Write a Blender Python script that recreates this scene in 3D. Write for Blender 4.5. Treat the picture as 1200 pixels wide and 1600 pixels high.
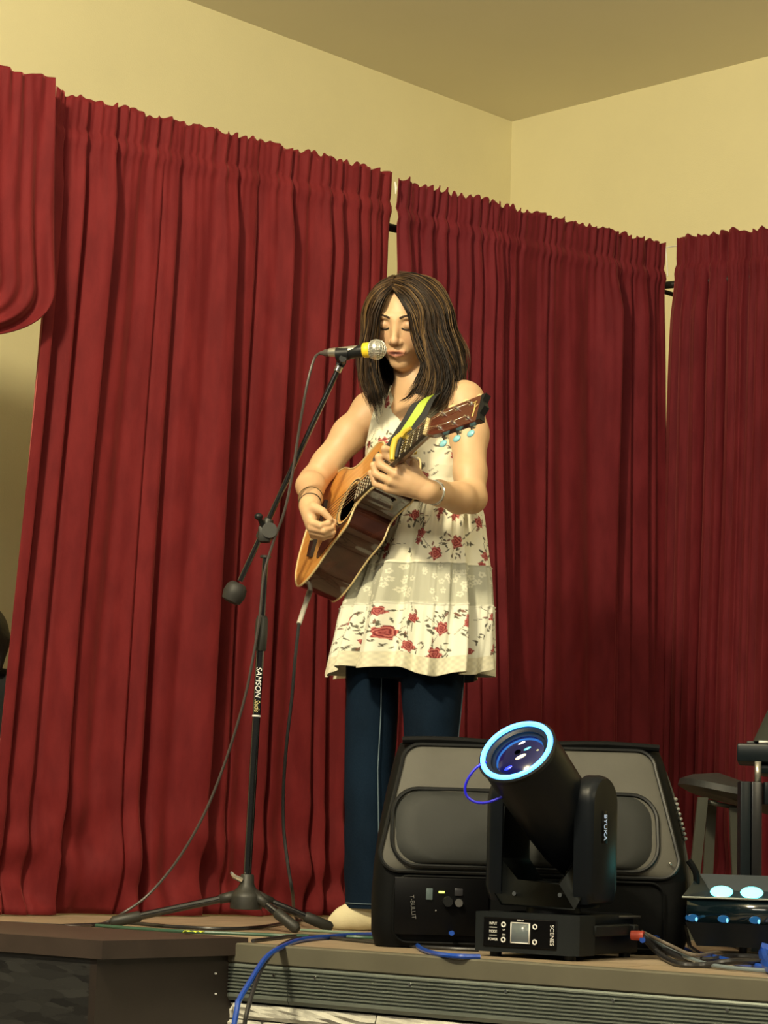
import bpy, bmesh, math, random
import numpy as np
from mathutils import Vector, Matrix
for o in list(bpy.data.objects): bpy.data.objects.remove(o)
SC = bpy.context.scene
COL = SC.collection
# ------------------------------------------------------------------ camera
STAGE = 0.9                       # height of the stage floor above the hall floor
EYE = Vector((0.0, 0.0, STAGE + 0.24))
FPX, PITCH, ROLL = 3550.0, math.atan(500/3550.0), 0.030
fw = Vector((0, math.cos(PITCH), math.sin(PITCH)))
r0 = Vector((1, 0, 0)); u0 = Vector((0, -math.sin(PITCH), math.cos(PITCH)))
RT = r0*math.cos(ROLL) + u0*math.sin(ROLL)
UP = u0*math.cos(ROLL) - r0*math.sin(ROLL)
cd = bpy.data.cameras.new('camera'); cam = bpy.data.objects.new('camera', cd); COL.objects.link(cam)
cd.sensor_fit = 'VERTICAL'; cd.sensor_height = 36.0; cd.lens = FPX*36.0/1600.0
cd.clip_start = 0.05; cd.clip_end = 100
cam.matrix_world = Matrix(((RT.x, UP.x, -fw.x, EYE.x), (RT.y, UP.y, -fw.y, EYE.y), (RT.z, UP.z, -fw.z, EYE.z), (0, 0, 0, 1)))
SC.camera = cam
# ------------------------------------------------------------------ world, exposure, lights
vs = SC.view_settings
SC.display_settings.display_device = 'sRGB'
vs.view_transform = 'Standard'; vs.look = 'None'; vs.gamma = 1.0; vs.exposure = 0.10; vs.use_curve_mapping = False
W = bpy.data.worlds.new('world'); SC.world = W; W.use_nodes = True
W.node_tree.nodes['Background'].inputs[0].default_value = (0.95, 0.93, 0.74, 1)
W.node_tree.nodes['Background'].inputs[1].default_value = 0.10
def area(name, loc, target, size, power, col, sy=None):
    l = bpy.data.lights.new(name, 'AREA'); l.energy = power; l.color = col; l.size = size
    if sy: l.shape = 'RECTANGLE'; l.size_y = sy
    o = bpy.data.objects.new(name, l); COL.objects.link(o); o.location = loc
    o.rotation_euler = (Vector(target)-Vector(loc)).to_track_quat('-Z', 'Y').to_euler()
    return o
WARM = (1.0, 0.87, 0.57)
area('stage_spot_light', (-1.45, 2.55, 3.98), (0.1, 6.2, 1.9), 0.34, 200, WARM)
area('hall_light', (1.9, 0.6, 3.98), (0.6, 7.0, 2.4), 2.0, 105, WARM, 1.0)
area('hall_light', (-2.2, -0.5, 3.98), (-0.5, 6.5, 2.4), 2.0, 95, (1.0, 0.93, 0.75), 1.0)
area('ceiling_fill_light', (0.6, 3.4, 2.9), (0.8, 4.6, 9), 1.6, 52, (0.97, 0.95, 0.85), 1.6)  # unseen upward fill, added to brighten the ceiling

# ------------------------------------------------------------------ helpers
def ray(px, py): return fw*FPX + RT*(px-600.0) - UP*(py-800.0)
def PY(px, py, Y):
    d = ray(px, py); return EYE + d*((Y-EYE.y)/d.y)
def PZ(px, py, z):
    d = ray(px, py); return EYE + d*((z-EYE.z)/d.z)
def VX(px, py, base, dirv):       # meets the vertical plane through base with horizontal direction dirv
    n = Vector((-dirv[1], dirv[0], 0)); d = ray(px, py)
    return EYE + d*(n.dot(Vector((base[0], base[1], 0))-EYE*1.0)/n.dot(d))
def V(*a): return Vector(a)

def tag(o, label=None, cat=None, group=None, kind=None):
    if label: o['label'] = label
    if cat: o['category'] = cat
    if group: o['group'] = group
    if kind: o['kind'] = kind
    return o
def empty(name, loc, rz=0.0, **k):
    o = bpy.data.objects.new(name, None); COL.objects.link(o); o.location = loc; o.rotation_euler = (0, 0, rz)
    o.empty_display_size = 0.05
    return tag(o, **k)
def setpar(o, parent, world=True):
    if parent is None: return o
    o.parent = parent
    if world:
        bpy.context.view_layer.update()
        o.matrix_parent_inverse = parent.matrix_world.inverted()
    return o
def mesh_obj(name, verts, faces, mat=None, parent=None, smooth=True, world=True, **k):
    me = bpy.data.meshes.new(name)
    if isinstance(verts, np.ndarray):
        nv = len(verts); me.vertices.add(nv); me.vertices.foreach_set('co', verts.astype(np.float32).ravel())
        f = np.asarray(faces, dtype=np.int32); n = f.shape[1]
        me.loops.add(f.size); me.loops.foreach_set('vertex_index', f.ravel())
        me.polygons.add(len(f)); me.polygons.foreach_set('loop_start', np.arange(0, f.size, n, dtype=np.int32))
        me.update(calc_edges=True); me.validate()
    else:
        me.from_pydata([tuple(v) for v in verts], [], faces); me.update()
    if smooth: me.polygons.foreach_set('use_smooth', [True]*len(me.polygons))
    if mat: me.materials.append(mat)
    o = bpy.data.objects.new(name, me); COL.objects.link(o)
    setpar(o, parent, world)
    return tag(o, **k)
class MB:
    """collects primitives for one mesh object"""
    def __init__(s): s.bm = bmesh.new()
    def box(s, c, size, M=None, bev=0.0, seg=2):
        r = bmesh.ops.create_cube(s.bm, size=1.0)
        vs_ = r['verts']
        bmesh.ops.scale(s.bm, vec=size, verts=vs_)
        bmesh.ops.translate(s.bm, vec=c, verts=vs_)
        if M is not None: bmesh.ops.transform(s.bm, matrix=M, verts=vs_)
        if bev > 0:
            es = list({e for v in vs_ for e in v.link_edges})
            bmesh.ops.bevel(s.bm, geom=es, offset=bev, segments=seg, affect='EDGES', profile=0.5)
        return s
    def cyl(s, a, b, ra, rb=None, n=20, cap=True):
        rb = ra if rb is None else rb
        a = Vector(a); b = Vector(b); d = b-a
        M = Matrix.Translation((a+b)/2) @ d.to_track_quat('Z', 'Y').to_matrix().to_4x4()
        bmesh.ops.create_cone(s.bm, cap_ends=cap, segments=n, radius1=ra, radius2=rb, depth=d.length, matrix=M)
        return s
    def ball(s, c, r, sc=(1, 1, 1), M=None, n=16):
        m = Matrix.Translation(c) @ (M if M is not None else Matrix()) @ Matrix.Diagonal((*sc, 1))
        bmesh.ops.create_uvsphere(s.bm, u_segments=n, v_segments=max(6, n//2+2), radius=r, matrix=m)
        return s
    def tube(s, pts, rad, n=8, closed=False, cap=True):
        pts = [Vector(p) for p in pts]; N = len(pts)
        if not hasattr(rad, '__len__'): rad = [rad]*N
        rings = []; prev = None
        for i, p in enumerate(pts):
            if closed: t = pts[(i+1) % N]-pts[i-1]
            else: t = pts[min(i+1, N-1)]-pts[max(i-1, 0)]
            t.normalize()
            if prev is None:
                ref = Vector((0, 0, 1)) if abs(t.z) < .9 else Vector((1, 0, 0))
                x = t.cross(ref).normalized()
            else:
                x = (prev - t*prev.dot(t)).normalized()
            prev = x; y = t.cross(x)
            rings.append([s.bm.verts.new(p + (x*math.cos(2*math.pi*k/n)+y*math.sin(2*math.pi*k/n))*rad[i]) for k in range(n)])
        for i in range(N if closed else N-1):
            A, B = rings[i], rings[(i+1) % N]
            for k in range(n): s.bm.faces.new((A[k], A[(k+1) % n], B[(k+1) % n], B[k]))
        if cap and not closed:
            s.bm.faces.new(rings[0][::-1]); s.bm.faces.new(rings[-1])
        return s
    def rings(s, R, cap=True, closed=True):
        vv = [[s.bm.verts.new(p) for p in r] for r in R]; n = len(R[0])
        for A, B in zip(vv[:-1], vv[1:]):
            for k in range(n if closed else n-1): s.bm.faces.new((A[k], A[(k+1) % n], B[(k+1) % n], B[k]))
        if cap: s.bm.faces.new(vv[0][::-1]); s.bm.faces.new(vv[-1])
        return s
    def prism(s, poly, z0, z1, M=None):
        a = [s.bm.verts.new((x, y, z0)) for x, y in poly]; b = [s.bm.verts.new((x, y, z1)) for x, y in poly]
        n = len(poly)
        s.bm.faces.new(a[::-1]); s.bm.faces.new(b)
        for k in range(n): s.bm.faces.new((a[k], a[(k+1) % n], b[(k+1) % n], b[k]))
        if M is not None: bmesh.ops.transform(s.bm, matrix=M, verts=a+b)
        return s
    def bevel(s, off, seg=2, ang=0.5):
        es = [e for e in s.bm.edges if len(e.link_faces) == 2 and e.calc_face_angle(0) > ang]
        bmesh.ops.bevel(s.bm, geom=es, offset=off, segments=seg, affect='EDGES', profile=0.5, clamp_overlap=True); return s
    def xf(s, M): bmesh.ops.transform(s.bm, matrix=M, verts=s.bm.verts[:]); return s
    def build(s, name, mat=None, parent=None, smooth=True, world=True, angle=0.7, **k):
        bmesh.ops.recalc_face_normals(s.bm, faces=s.bm.faces[:])
        me = bpy.data.meshes.new(name); s.bm.to_mesh(me)
        if smooth:
            for e in s.bm.edges:
                if len(e.link_faces) == 2 and e.calc_face_angle(0) > angle: me.edges[e.index].use_edge_sharp = True if e.index >= 0 else False
            me.polygons.foreach_set('use_smooth', [True]*len(me.polygons))
        s.bm.free()
        if mat: me.materials.append(mat)
        o = bpy.data.objects.new(name, me); COL.objects.link(o)
        setpar(o, parent, world)
        return tag(o, **k)
def spline(pts, n=8, closed=False):
    """Catmull-Rom through pts"""
    P = [np.array(p, float) for p in pts]; N = len(P); out = []
    for i in range(N if closed else N-1):
        if closed: a, b, c, d = P[i-1], P[i], P[(i+1) % N], P[(i+2) % N]
        else: a, b, c, d = P[max(i-1, 0)], P[i], P[i+1], P[min(i+2, N-1)]
        for j in range(n):
            t = j/n
            out.append(.5*((2*b)+(-a+c)*t+(2*a-5*b+4*c-d)*t*t+(-a+3*b-3*c+d)*t**3))
    if not closed: out.append(P[-1])
    return out

# ---- materials
def mat(name, col, rough=.6, metal=0.0, noise=0.0, nscale=20.0, bump=0.0, bscale=60.0, stretch=(1, 1, 1), emit=None, estr=0.0,
        sheen=0.0, sheencol=None, spec=.5, coat=0.0, alpha=1.0, trans=0.0, sss=0.0, attr=None, col2=None, ior=None):
    m = bpy.data.materials.new(name); m.use_nodes = True; nt = m.node_tree; N = nt.nodes; L = nt.links
    b = N['Principled BSDF']; I = b.inputs
    I['Base Color'].default_value = (*col, 1); I['Roughness'].default_value = rough; I['Metallic'].default_value = metal
    I['Specular IOR Level'].default_value = spec; I['Coat Weight'].default_value = coat; I['Alpha'].default_value = alpha
    I['Transmission Weight'].default_value = trans
    if ior: I['IOR'].default_value = ior
    if sheen: I['Sheen Weight'].default_value = sheen; I['Sheen Roughness'].default_value = .4; I['Sheen Tint'].default_value = (*(sheencol or col), 1)
    if sss: I['Subsurface Weight'].default_value = sss; I['Subsurface Radius'].default_value = (.02, .008, .004); I['Subsurface Scale'].default_value = .5
    if emit: I['Emission Color'].default_value = (*emit, 1); I['Emission Strength'].default_value = estr
    src = None
    if attr:
        a = N.new('ShaderNodeAttribute'); a.attribute_name = attr; src = a.outputs['Color']; L.new(src, I['Base Color'])
    if noise or bump:
        tc = N.new('ShaderNodeTexCoord'); mp = N.new('ShaderNodeMapping'); mp.inputs['Scale'].default_value = stretch
        L.new(tc.outputs['Object'], mp.inputs['Vector'])
    if noise:
        nz = N.new('ShaderNodeTexNoise'); nz.inputs['Scale'].default_value = nscale; nz.inputs['Detail'].default_value = 6
        L.new(mp.outputs[0], nz.inputs['Vector'])
        if col2:
            rp = N.new('ShaderNodeMapRange'); rp.inputs[1].default_value = .5-.5*(1.05-noise); rp.inputs[2].default_value = .5+.5*(1.05-noise)
            L.new(nz.outputs[0], rp.inputs[0])
            mx = N.new('ShaderNodeMix'); mx.data_type = 'RGBA'; L.new(rp.outputs[0], mx.inputs[0])
            mx.inputs[6].default_value = (*col, 1); mx.inputs[7].default_value = (*col2, 1)
            L.new(mx.outputs[2], I['Base Color'])
        else:
            rp = N.new('ShaderNodeMapRange'); rp.inputs[1].default_value = .25; rp.inputs[2].default_value = .75
            rp.inputs[3].default_value = 1-noise; rp.inputs[4].default_value = 1+noise
            L.new(nz.outputs[0], rp.inputs[0])
            mx = N.new('ShaderNodeMix'); mx.data_type = 'RGBA'; mx.blend_type = 'MULTIPLY'; mx.inputs[0].default_value = 1
            if src: L.new(src, mx.inputs[6])
            else: mx.inputs[6].default_value = (*col, 1)
            L.new(rp.outputs[0], mx.inputs[7]); L.new(mx.outputs[2], I['Base Color'])
    if bump:
        nb = N.new('ShaderNodeTexNoise'); nb.inputs['Scale'].default_value = bscale; nb.inputs['Detail'].default_value = 4
        L.new(mp.outputs[0], nb.inputs['Vector'])
        bp = N.new('ShaderNodeBump'); bp.inputs['Strength'].default_value = bump; bp.inputs['Distance'].default_value = .004
        L.new(nb.outputs[0], bp.inputs['Height']); L.new(bp.outputs[0], I['Normal'])
    return m
def set_color(o, arr):
    me = o.data; a = me.color_attributes.new('Col', 'FLOAT_COLOR', 'POINT')
    full = np.ones((len(me.vertices), 4), np.float32); full[:, :3] = arr; a.data.foreach_set('color', full.ravel())
def text_part(body, size, M, material, parent, name='lettering', ext=0.0003, label=None, align='CENTER', shear=0.0, squash=1.0):
    c = bpy.data.curves.new(name, 'FONT'); c.body = body; c.size = size; c.extrude = ext; c.align_x = align; c.align_y = 'CENTER'; c.shear = shear
    t = bpy.data.objects.new(name, c); COL.objects.link(t)
    dg = bpy.context.evaluated_depsgraph_get()
    me = bpy.data.meshes.new_from_object(t.evaluated_get(dg)); bpy.data.objects.remove(t)
    me.name = name; me.transform(M @ Matrix.Diagonal((squash, 1, 1, 1))); me.materials.clear(); me.materials.append(material)
    o = bpy.data.objects.new(name, me); COL.objects.link(o); setpar(o, parent)
    return tag(o, label=label)
def frame(o, x, y, z):
    """matrix whose axes are x,y,z at o"""
    return Matrix(((x[0], y[0], z[0], o[0]), (x[1], y[1], z[1], o[1]), (x[2], y[2], z[2], o[2]), (0, 0, 0, 1)))
def sines(rng, n, lo, hi, amp):
    f = rng.uniform(lo, hi, n); p = rng.uniform(0, 6.28, n); a = rng.uniform(.4, 1, n); a *= amp/a.sum()*1.6
    return lambda x: sum(a[i]*np.sin(f[i]*x+p[i]) for i in range(n))

BLACK = mat('black_plastic', (.008, .009, .010), .45, spec=.3)
BLACKM = mat('black_metal', (.010, .010, .011), .28, spec=.6)
CHROME = mat('chrome', (.75, .75, .73), .18, 1.0)
WHITE = mat('white_print', (.8, .8, .78), .5)
# ================================================================== the room
WALLM = mat('cream_plaster', (.80, .73, .44), .9, noise=.03, nscale=3, bump=.15, bscale=180)
CEILM = mat('ceiling_paint', (.80, .75, .60), .9, noise=.02, nscale=2, bump=.08, bscale=150)
CORN = PY(800, 190, 9.1)                     # corner of the two walls at the ceiling
ZC = CORN.z
dL = V(.695, .719, 0).normalized()           # left wall runs towards the corner
dR = V(.719, -.695, 0).normalized()          # back wall runs from the corner to the right
def wallbox(name, a, b, z0, z1, th, out, m):
    a = V(a.x, a.y, 0); b = V(b.x, b.y, 0); u = (b-a)
    pts = [a, b, b+out*th, a+out*th]
    return MB().prism([(p.x, p.y) for p in pts], z0, z1).build(name, m, smooth=False, kind='structure')
outL = V(-dL.y, dL.x, 0); outR = V(-dR.y, dR.x, 0)
if outL.y < 0: outL = -outL
if outR.y < 0: outR = -outR
wallbox('wall_left', CORN-dL*5.2, CORN+outR*.0+dL*.0, 0, ZC, .15, outL, WALLM)
wallbox('wall_back', CORN-dR*0.15, CORN+dR*6.0, 0, ZC, .15, outR, WALLM)
q = [CORN+outL*.3+outR*.3, CORN+dR*8+outR*.3, V(8.5, -4, 0), V(-8.5, -4, 0), CORN-dL*8+outL*.3]
MB().prism([(p.x, p.y) for p in q], ZC, ZC+.12).build('ceiling', CEILM, smooth=False, kind='structure')
HALLM = mat('hall_floor', (.16, .12, .09), .5, noise=.15, nscale=4)
MB().prism([(8.5, -4), (8.5, 12), (-8.5, 12), (-8.5, -4)], -.1, 0).build('floor', HALLM, smooth=False, kind='structure')

# ------------------------------------------------------------------ stage
eA = PZ(388, 1475, STAGE); eB = PZ(1200, 1531, STAGE)
dE = (eB-eA); dE.z = 0; dE.normalize(); nE = V(dE.y, -dE.x, 0)      # nE points to the hall
if nE.y > 0: nE = -nE
e0 = eA - dE*2.6; e1 = eA + dE*3.4
bk = -nE
core = MB().prism([(p.x, p.y) for p in (e0+bk*.03, e1+bk*.03, V(3.6, 6.2, 0)+bk*.9, CORN+V(0, -.05, 0), CORN-dL*4.9+V(.03, -.03, 0))], .0, STAGE-.014)
CORE = core.build('floor_stage_core', mat('stage_dark', (.03, .025, .02), .9), smooth=False, kind='structure'); CORE.name = 'stage_platform'
# laminate boards on the stage top, each one a piece
WOODS = [mat('laminate', c, .42, noise=.35, nscale=14, stretch=(1, 1, 1), bump=.05, bscale=90) for c in
         ((.36, .28, .19), (.33, .255, .17), (.39, .305, .21))]
for wm in WOODS:      # grain follows the boards
    mp = [n for n in wm.node_tree.nodes if n.type == 'MAPPING'][0]
    mp.inputs['Rotation'].default_value = (0, 0, -math.atan2(dE.y, dE.x)); mp.inputs['Scale'].default_value = (.5, 9, 1)
random.seed(4)
def clip_poly(poly, n, d):   # keep n.p<=d
    out = []
    for i in range(len(poly)):
        a, b = poly[i], poly[(i+1) % len(poly)]; fa = n.dot(a)-d; fb = n.dot(b)-d
        if fa <= 0: out.append(a)
        if fa*fb < 0: out.append(a+(b-a)*(fa/(fa-fb)))
    return out
bw = .19
cornL = V(CORN.x, CORN.y, 0)
for r in range(24):
    off = -random.uniform(.2, 1.0)
    x = off
    while x < 6.2:
        ln = 1.28
        o0 = e0+dE*x+bk*(.03+r*bw)
        poly = [V(o0.x, o0.y, 0), V(*(o0+dE*(ln-.003)).xy, 0), V(*(o0+dE*(ln-.003)+bk*(bw-.0025)).xy, 0), V(*(o0+bk*(bw-.0025)).xy, 0)]
        poly = clip_poly(poly, outL, outL.dot(cornL)-.02)
        if len(poly) > 2: poly = clip_poly(poly, outR, outR.dot(cornL)-.02)
        if len(poly) > 2: poly = clip_poly(poly, dE, dE.dot(e1))
        if len(poly) > 2: poly = clip_poly(poly, -dE, -dE.dot(e0))
        if len(poly) > 2:
            MB().prism([(p.x, p.y) for p in poly], STAGE-.013, STAGE).build('floor_board', random.choice(WOODS), CORE, smooth=False)
        x += ln
# nosing and ribbed trim along the front edge (profile swept)
def sweep(profile, a, b, name, m, parent, n_out, **k):
    R = []
    for p in (a, b):
        R.append([V(p.x, p.y, STAGE)+n_out*x+V(0, 0, z) for x, z in profile])
    return MB().rings(R).build(name, m, parent, smooth=False, **k)
TRIM = mat('grey_brown_nosing', (.115, .108, .078), .5, noise=.12, nscale=8)
RIB = mat('ribbed_aluminium', (.22, .25, .22), .38, metal=.45, noise=.12, nscale=12)
prof = [(-.02, .002), (.014, .002), (.018, -.001), (.018, -.036), (.012, -.040), (-.02, -.040)]
sweep(prof, e0, e1, 'trim_1', TRIM, None, nE, kind='structure')
rib = [(-.03, -.040), (.014, -.040), (.016, -.044)]
z = -.047
for i in range(8):
    rib += [(.016, z), (.0105, z-.0012), (.0105, z-.0034), (.016, z-.0046)]; z -= .0072
rib += [(.016, z-.004), (.010, z-.012), (-.03, z-.012)]
RZ = z-.012
seg_px = [458, 905, 1300]
RIBO = empty('trim_2', (eA.x, eA.y, STAGE), kind='structure')
cuts = [e0, PZ(458, 1480, STAGE), e0+dE*4.35, e1]
cuts[1] = e0+dE*((cuts[1]-e0).dot(dE))
for a, b in zip(cuts[:-1], cuts[1:]):
    o = sweep(rib, a+dE*.0008, b-dE*.0008, 'ribbed_strip', RIB, RIBO, nE)
for px, py in ((428, 1524), (492, 1527), (640, 1538), (790, 1549), (958, 1563), (1136, 1578)):
    P = VX(px, py, (eA+nE*.017), dE)
    MB().cyl(P-nE*.003, P+nE*.0012, .0035, .003, 10).build('screw', CHROME, RIBO)
# rough white split-stone cladding below, stone by stone
STONES = [mat('white_split_stone', c, .85, noise=.18, nscale=30, bump=.8, bscale=45) for c in ((.62, .60, .52), (.56, .55, .48), (.68, .66, .58))]
CLAD = empty('trim_3', (eA.x, eA.y, STAGE-.12), kind='structure')
rng = random.Random(7)
zt = STAGE+RZ-.004
hrow = [.034, .030, .036, .032, .03, .036]
TOT = (e1-e0).length
for r, h in enumerate(hrow*4):
    x = -rng.uniform(0, .3)
    if zt-h < .02: break
    while x < TOT:
        ln = rng.uniform(.22, .46)
        xa, xb = max(x, 0), min(x+ln, TOT)
        if xb-xa > .03:
            M = MB(); nx, nz = 10, 4; front = []
            for j in range(nz+1):
                row = []
                for i in range(nx+1):
                    edge = (i in (0, nx)) or (j in (0, nz))
                    d = .004+rng.uniform(-.004, .006)+(.0 if edge else .004)
                    p = e0+dE*(xa+.002+(xb-xa-.004)*i/nx)+nE*d
                    row.append(M.bm.verts.new((p.x, p.y, zt-.0015-(h-.003)*j/nz+ (0 if edge else rng.uniform(-.001, .001)))))
                front.append(row)
            for j in range(nz):
                for i in range(nx): M.bm.faces.new((front[j][i], front[j][i+1], front[j+1][i+1], front[j+1][i]))
            loop = front[0]+[front[j][nx] for j in range(1, nz+1)]+front[nz][:-1][::-1]+[front[j][0] for j in range(nz-1, 0, -1)]
            back = [M.bm.verts.new(v.co-nE*.03) for v in loop]
            for i in range(len(loop)): M.bm.faces.new((loop[i], loop[(i+1) % len(loop)], back[(i+1) % len(loop)], back[i]))
            M.build('stone', rng.choice(STONES), CLAD, smooth=False)
        x += ln
    zt -= h
# ------------------------------------------------------------------ step box at the stage edge
HB = .228
BX = MB
c0 = PZ(160, 1470, EYE.z-HB)
c1 = PZ(388, 1465, EYE.z-HB)
dB = (c1-c0); dB.z = 0; LB = dB.length; dB.normalize()
fB = -dE
zl = EYE.z-HB
root = empty('step_box', (c0.x, c0.y, 0), label='dark brown step box with chipboard side, standing against the left of the stage edge', cat='step box')
LID = mat('brown_laminate_lid', (.046, .032, .026), .5, noise=.2, nscale=10, bump=.05, bscale=60)
BRN = mat('dark_brown_board', (.024, .017, .014), .48, noise=.12, nscale=12, bump=.05, bscale=200)
def osb():
    m = bpy.data.materials.new('black_chipboard'); m.use_nodes = True; nt = m.node_tree; N = nt.nodes; L = nt.links
    b = N['Principled BSDF']; b.inputs['Roughness'].default_value = .45
    tc = N.new('ShaderNodeTexCoord'); mp = N.new('ShaderNodeMapping'); mp.inputs['Scale'].default_value = (14, 14, 60)
    mp.inputs['Rotation'].default_value = (.9, .5, .2)
    L.new(tc.outputs['Object'], mp.inputs[0])
    nz = N.new('ShaderNodeTexNoise'); nz.inputs['Scale'].default_value = .6; nz.inputs['Distortion'].default_value = 2.5; nz.inputs['Detail'].default_value = 3
    L.new(mp.outputs[0], nz.inputs[0])
    vo = N.new('ShaderNodeTexVoronoi'); vo.inputs['Scale'].default_value = 1.0
    ad = N.new('ShaderNodeVectorMath'); L.new(mp.outputs[0], ad.inputs[0]); L.new(nz.outputs[1], ad.inputs[1]); L.new(ad.outputs[0], vo.inputs[0])
    r = N.new('ShaderNodeValToRGB'); r.color_ramp.elements[0].color = (.006, .006, .007, 1); r.color_ramp.elements[1].color = (.034, .034, .033, 1)
    L.new(vo.outputs['Color'], r.inputs[0]); L.new(r.outputs[0], b.inputs['Base Color'])
    bp = N.new('ShaderNodeBump'); bp.inputs['Distance'].default_value = .006; bp.inputs['Strength'].default_value = .9
    L.new(vo.outputs['Color'], bp.inputs['Height']); L.new(bp.outputs[0], b.inputs['Normal'])
    return m
OSB = osb()
wl = 1.5
lp = [c0, c1, c1+fB*wl, c0+fB*wl]
# the lid, mitred boards with their edges
MB().prism([(p.x, p.y) for p in lp], zl-.036, zl).bevel(.002, 1).build('lid', LID, root, smooth=False)
ins = .02
b0 = c0+dB*ins*.4+fB*ins; b1 = c0+dB*(LB-ins)+fB*ins
MB().prism([(p.x, p.y) for p in (b0, b1, b1+fB*.018, b0+fB*.018)], .02, zl-.036).build('side_panel', BRN, root, smooth=False)
MB().prism([(p.x, p.y) for p in (b0+fB*.018, b0+fB*.018+dB*.018, b0+fB*(wl-.06)+dB*.018, b0+fB*(wl-.06))], .02, zl-.036).build('front_panel', OSB, root, smooth=False, label='rough black chipboard front panel')
for pp in (b0+dB*.02+fB*.05, b1+fB*.05-dB*.03, b0+dB*.05+fB*1.3, b1+fB*1.3-dB*.03):
    MB().box((pp.x, pp.y, .012), (.04, .04, .024)).build('foot', BRN, root)
for py in (1521, 1553):
    P = VX(336, py, b0, dB); MB().cyl(P, P-fB*.002+V(.001, -.003, 0), .0022, n=8).build('screw', WHITE, root)

# ------------------------------------------------------------------ curtains
def velvet(name, col, col2):
    m = mat(name, col, .75, noise=.80, nscale=24, stretch=(1, 1, .3), bump=.12, bscale=260, sheen=.35, sheencol=(.9, .25, .22), spec=.15, col2=col2)
    return m
VEL = velvet('crimson_velvet', (.108, .008, .010), (.142, .012, .014))
VEL2 = velvet('darker_crimson_velvet', (.096, .007, .011), (.126, .011, .016))
B0 = V(-.565, 6.17, 0); dC = V(.806, .592, 0).normalized()
def curtain(name, A, d, L, zt, zb, creases, seed, material, label, group, flare=(0, 0), soft=(), gather=1.0, off=.0, ds=.004, dk=1.0):
    rng = np.random.default_rng(seed)
    n = V(d.y, -d.x, 0); n = n if n.y < 0 else -n
    ns = int(L/ds)+1
    zz = np.concatenate([np.linspace(0, .20, 26)[:-1], np.linspace(.20, 1, 95)])     # 0 top .. 1 bottom (fraction)
    H = zt-zb
    s = np.linspace(0, L, ns)
    S, T = np.meshgrid(s, zz)
    Z = zt-T*H
    down = T*H
    w1 = sines(rng, 6, 6, 22, .014); w2 = sines(rng, 7, 40, 95, .003*gather); w3 = sines(rng, 10, 110, 300, .0075*gather)
    drift = sines(rng, 3, 1.0, 3.0, .02)
    disp = w1(S+.02*np.sin(2*down))*np.clip(down/.3, .2, 1)
    disp += w2(S+drift(down)*.5)*np.exp(-down/1.6)
    disp += w3(S+.004*np.sin(9*down))*np.exp(-down/.22)*1.3
    for (c, dep, w) in creases:
        cc = c
        x = (S-cc)
        lo = w+0*down; dep = dep*(.75+.3*np.sin(2.1*down+c*9))*dk
        top = np.clip((down-.05)/.22, .2, 1)
        wl = .030+.9*dep
        disp += np.where(x < 0, 1.15*dep*np.exp(-(x/wl)**2), -.55*dep*np.exp(-(x/(wl*.8))**2))*top-1.0*dep*np.exp(-np.abs((x-.6*lo)/(.7*lo))**3)*top       # the left lip stands proud, the cloth tucks in behind it
    for (c, dep, w) in soft:
        disp -= dep*np.exp(-((S-c-drift(down)*.5)/w)**2)*np.clip(down/.4, 0, 1)
    # puddled, buckled hem
    near = np.clip(1-(Z-zb)/.42, 0, 1)
    b1 = sines(rng, 5, 9, 20, 1); b2 = sines(rng, 5, 12, 34, 1); b3 = sines(rng, 4, 20, 45, 1)
    disp += 1.6*near**1.6*(.022*b1(S+.5*(Z-zb))+.016*b2(S*.9-1.4*(Z-zb))*np.cos(13*(Z-zb)+3*b3(S*.3))+.012*np.sin(24*(Z-zb)+4*b1(S*.5)))
    pk = near**1.5*(.030*np.abs(b1(S*.7+.9*(Z-zb)))-.026*np.abs(np.sin(15*(Z-zb)+2.2*b2(S*.6)+5*S)))*np.clip((Z-zb)/.03, .3, 1)
    disp += 1.3*pk
    # header pocket round the rod and ruffle above it
    disp += .010*np.exp(-((down-.115)/.018)**2)-.006*np.exp(-((down-.09)/.012)**2)
    jit = sines(rng, 6, 25, 70, .006)(s)+sines(rng, 8, 90, 260, .010)(s)
    Z += (jit*np.exp(-down/.05))
    disp += sines(rng, 6, 60, 170, .007)(S)*np.exp(-down/.04)
    lat = flare[0]*T*(1-S/L)*-1+flare[1]*T*(S/L)
    lat = lat+drift(down+S*.9)*.3*np.clip(down/.4, 0, 1)
    P = np.stack([A.x+d.x*(S+lat)+n.x*(disp+off), A.y+d.y*(S+lat)+n.y*(disp+off), Z], -1).reshape(-1, 3)
    nr = len(zz); idx = np.arange(nr*ns).reshape(nr, ns)
    F = np.stack([idx[:-1, :-1], idx[1:, :-1], idx[1:, 1:], idx[:-1, 1:]], -1).reshape(-1, 4)
    o = mesh_obj(name, P, F, material, None, label=label, cat='curtain', group=group)
    md = o.modifiers.new('thickness', 'SOLIDIFY'); md.thickness = .003; md.offset = -1
    return o
def cs(px, py=700):      # distance along the main curtain line
    p = VX(px, py, B0, dC); return (V(p.x, p.y, 0)-B0).dot(dC)
RODZ = VX(612, 278, B0, dC).z-.11
ZT = VX(340, 203, B0, dC).z
ZT2 = VX(830, 330, B0, dC).z
GR = 'red velvet curtains around the stage'
sa, sb = cs(64, 560), cs(609, 420)
A = B0+dC*sa
cr = [(cs(x, 700)-sa, d, w) for x, d, w in ((74, .05, .010), (111, .028, .014), (158, .055, .010), (237, .014, .008), (263, .045, .026), (352, .075, .011),
      (387, .018, .012), (440, .05, .013), (500, .026, .014), (520, .05, .009), (548, .045, .008), (568, .03, .006), (585, .04, .007), (598, .03, .005))]
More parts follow.
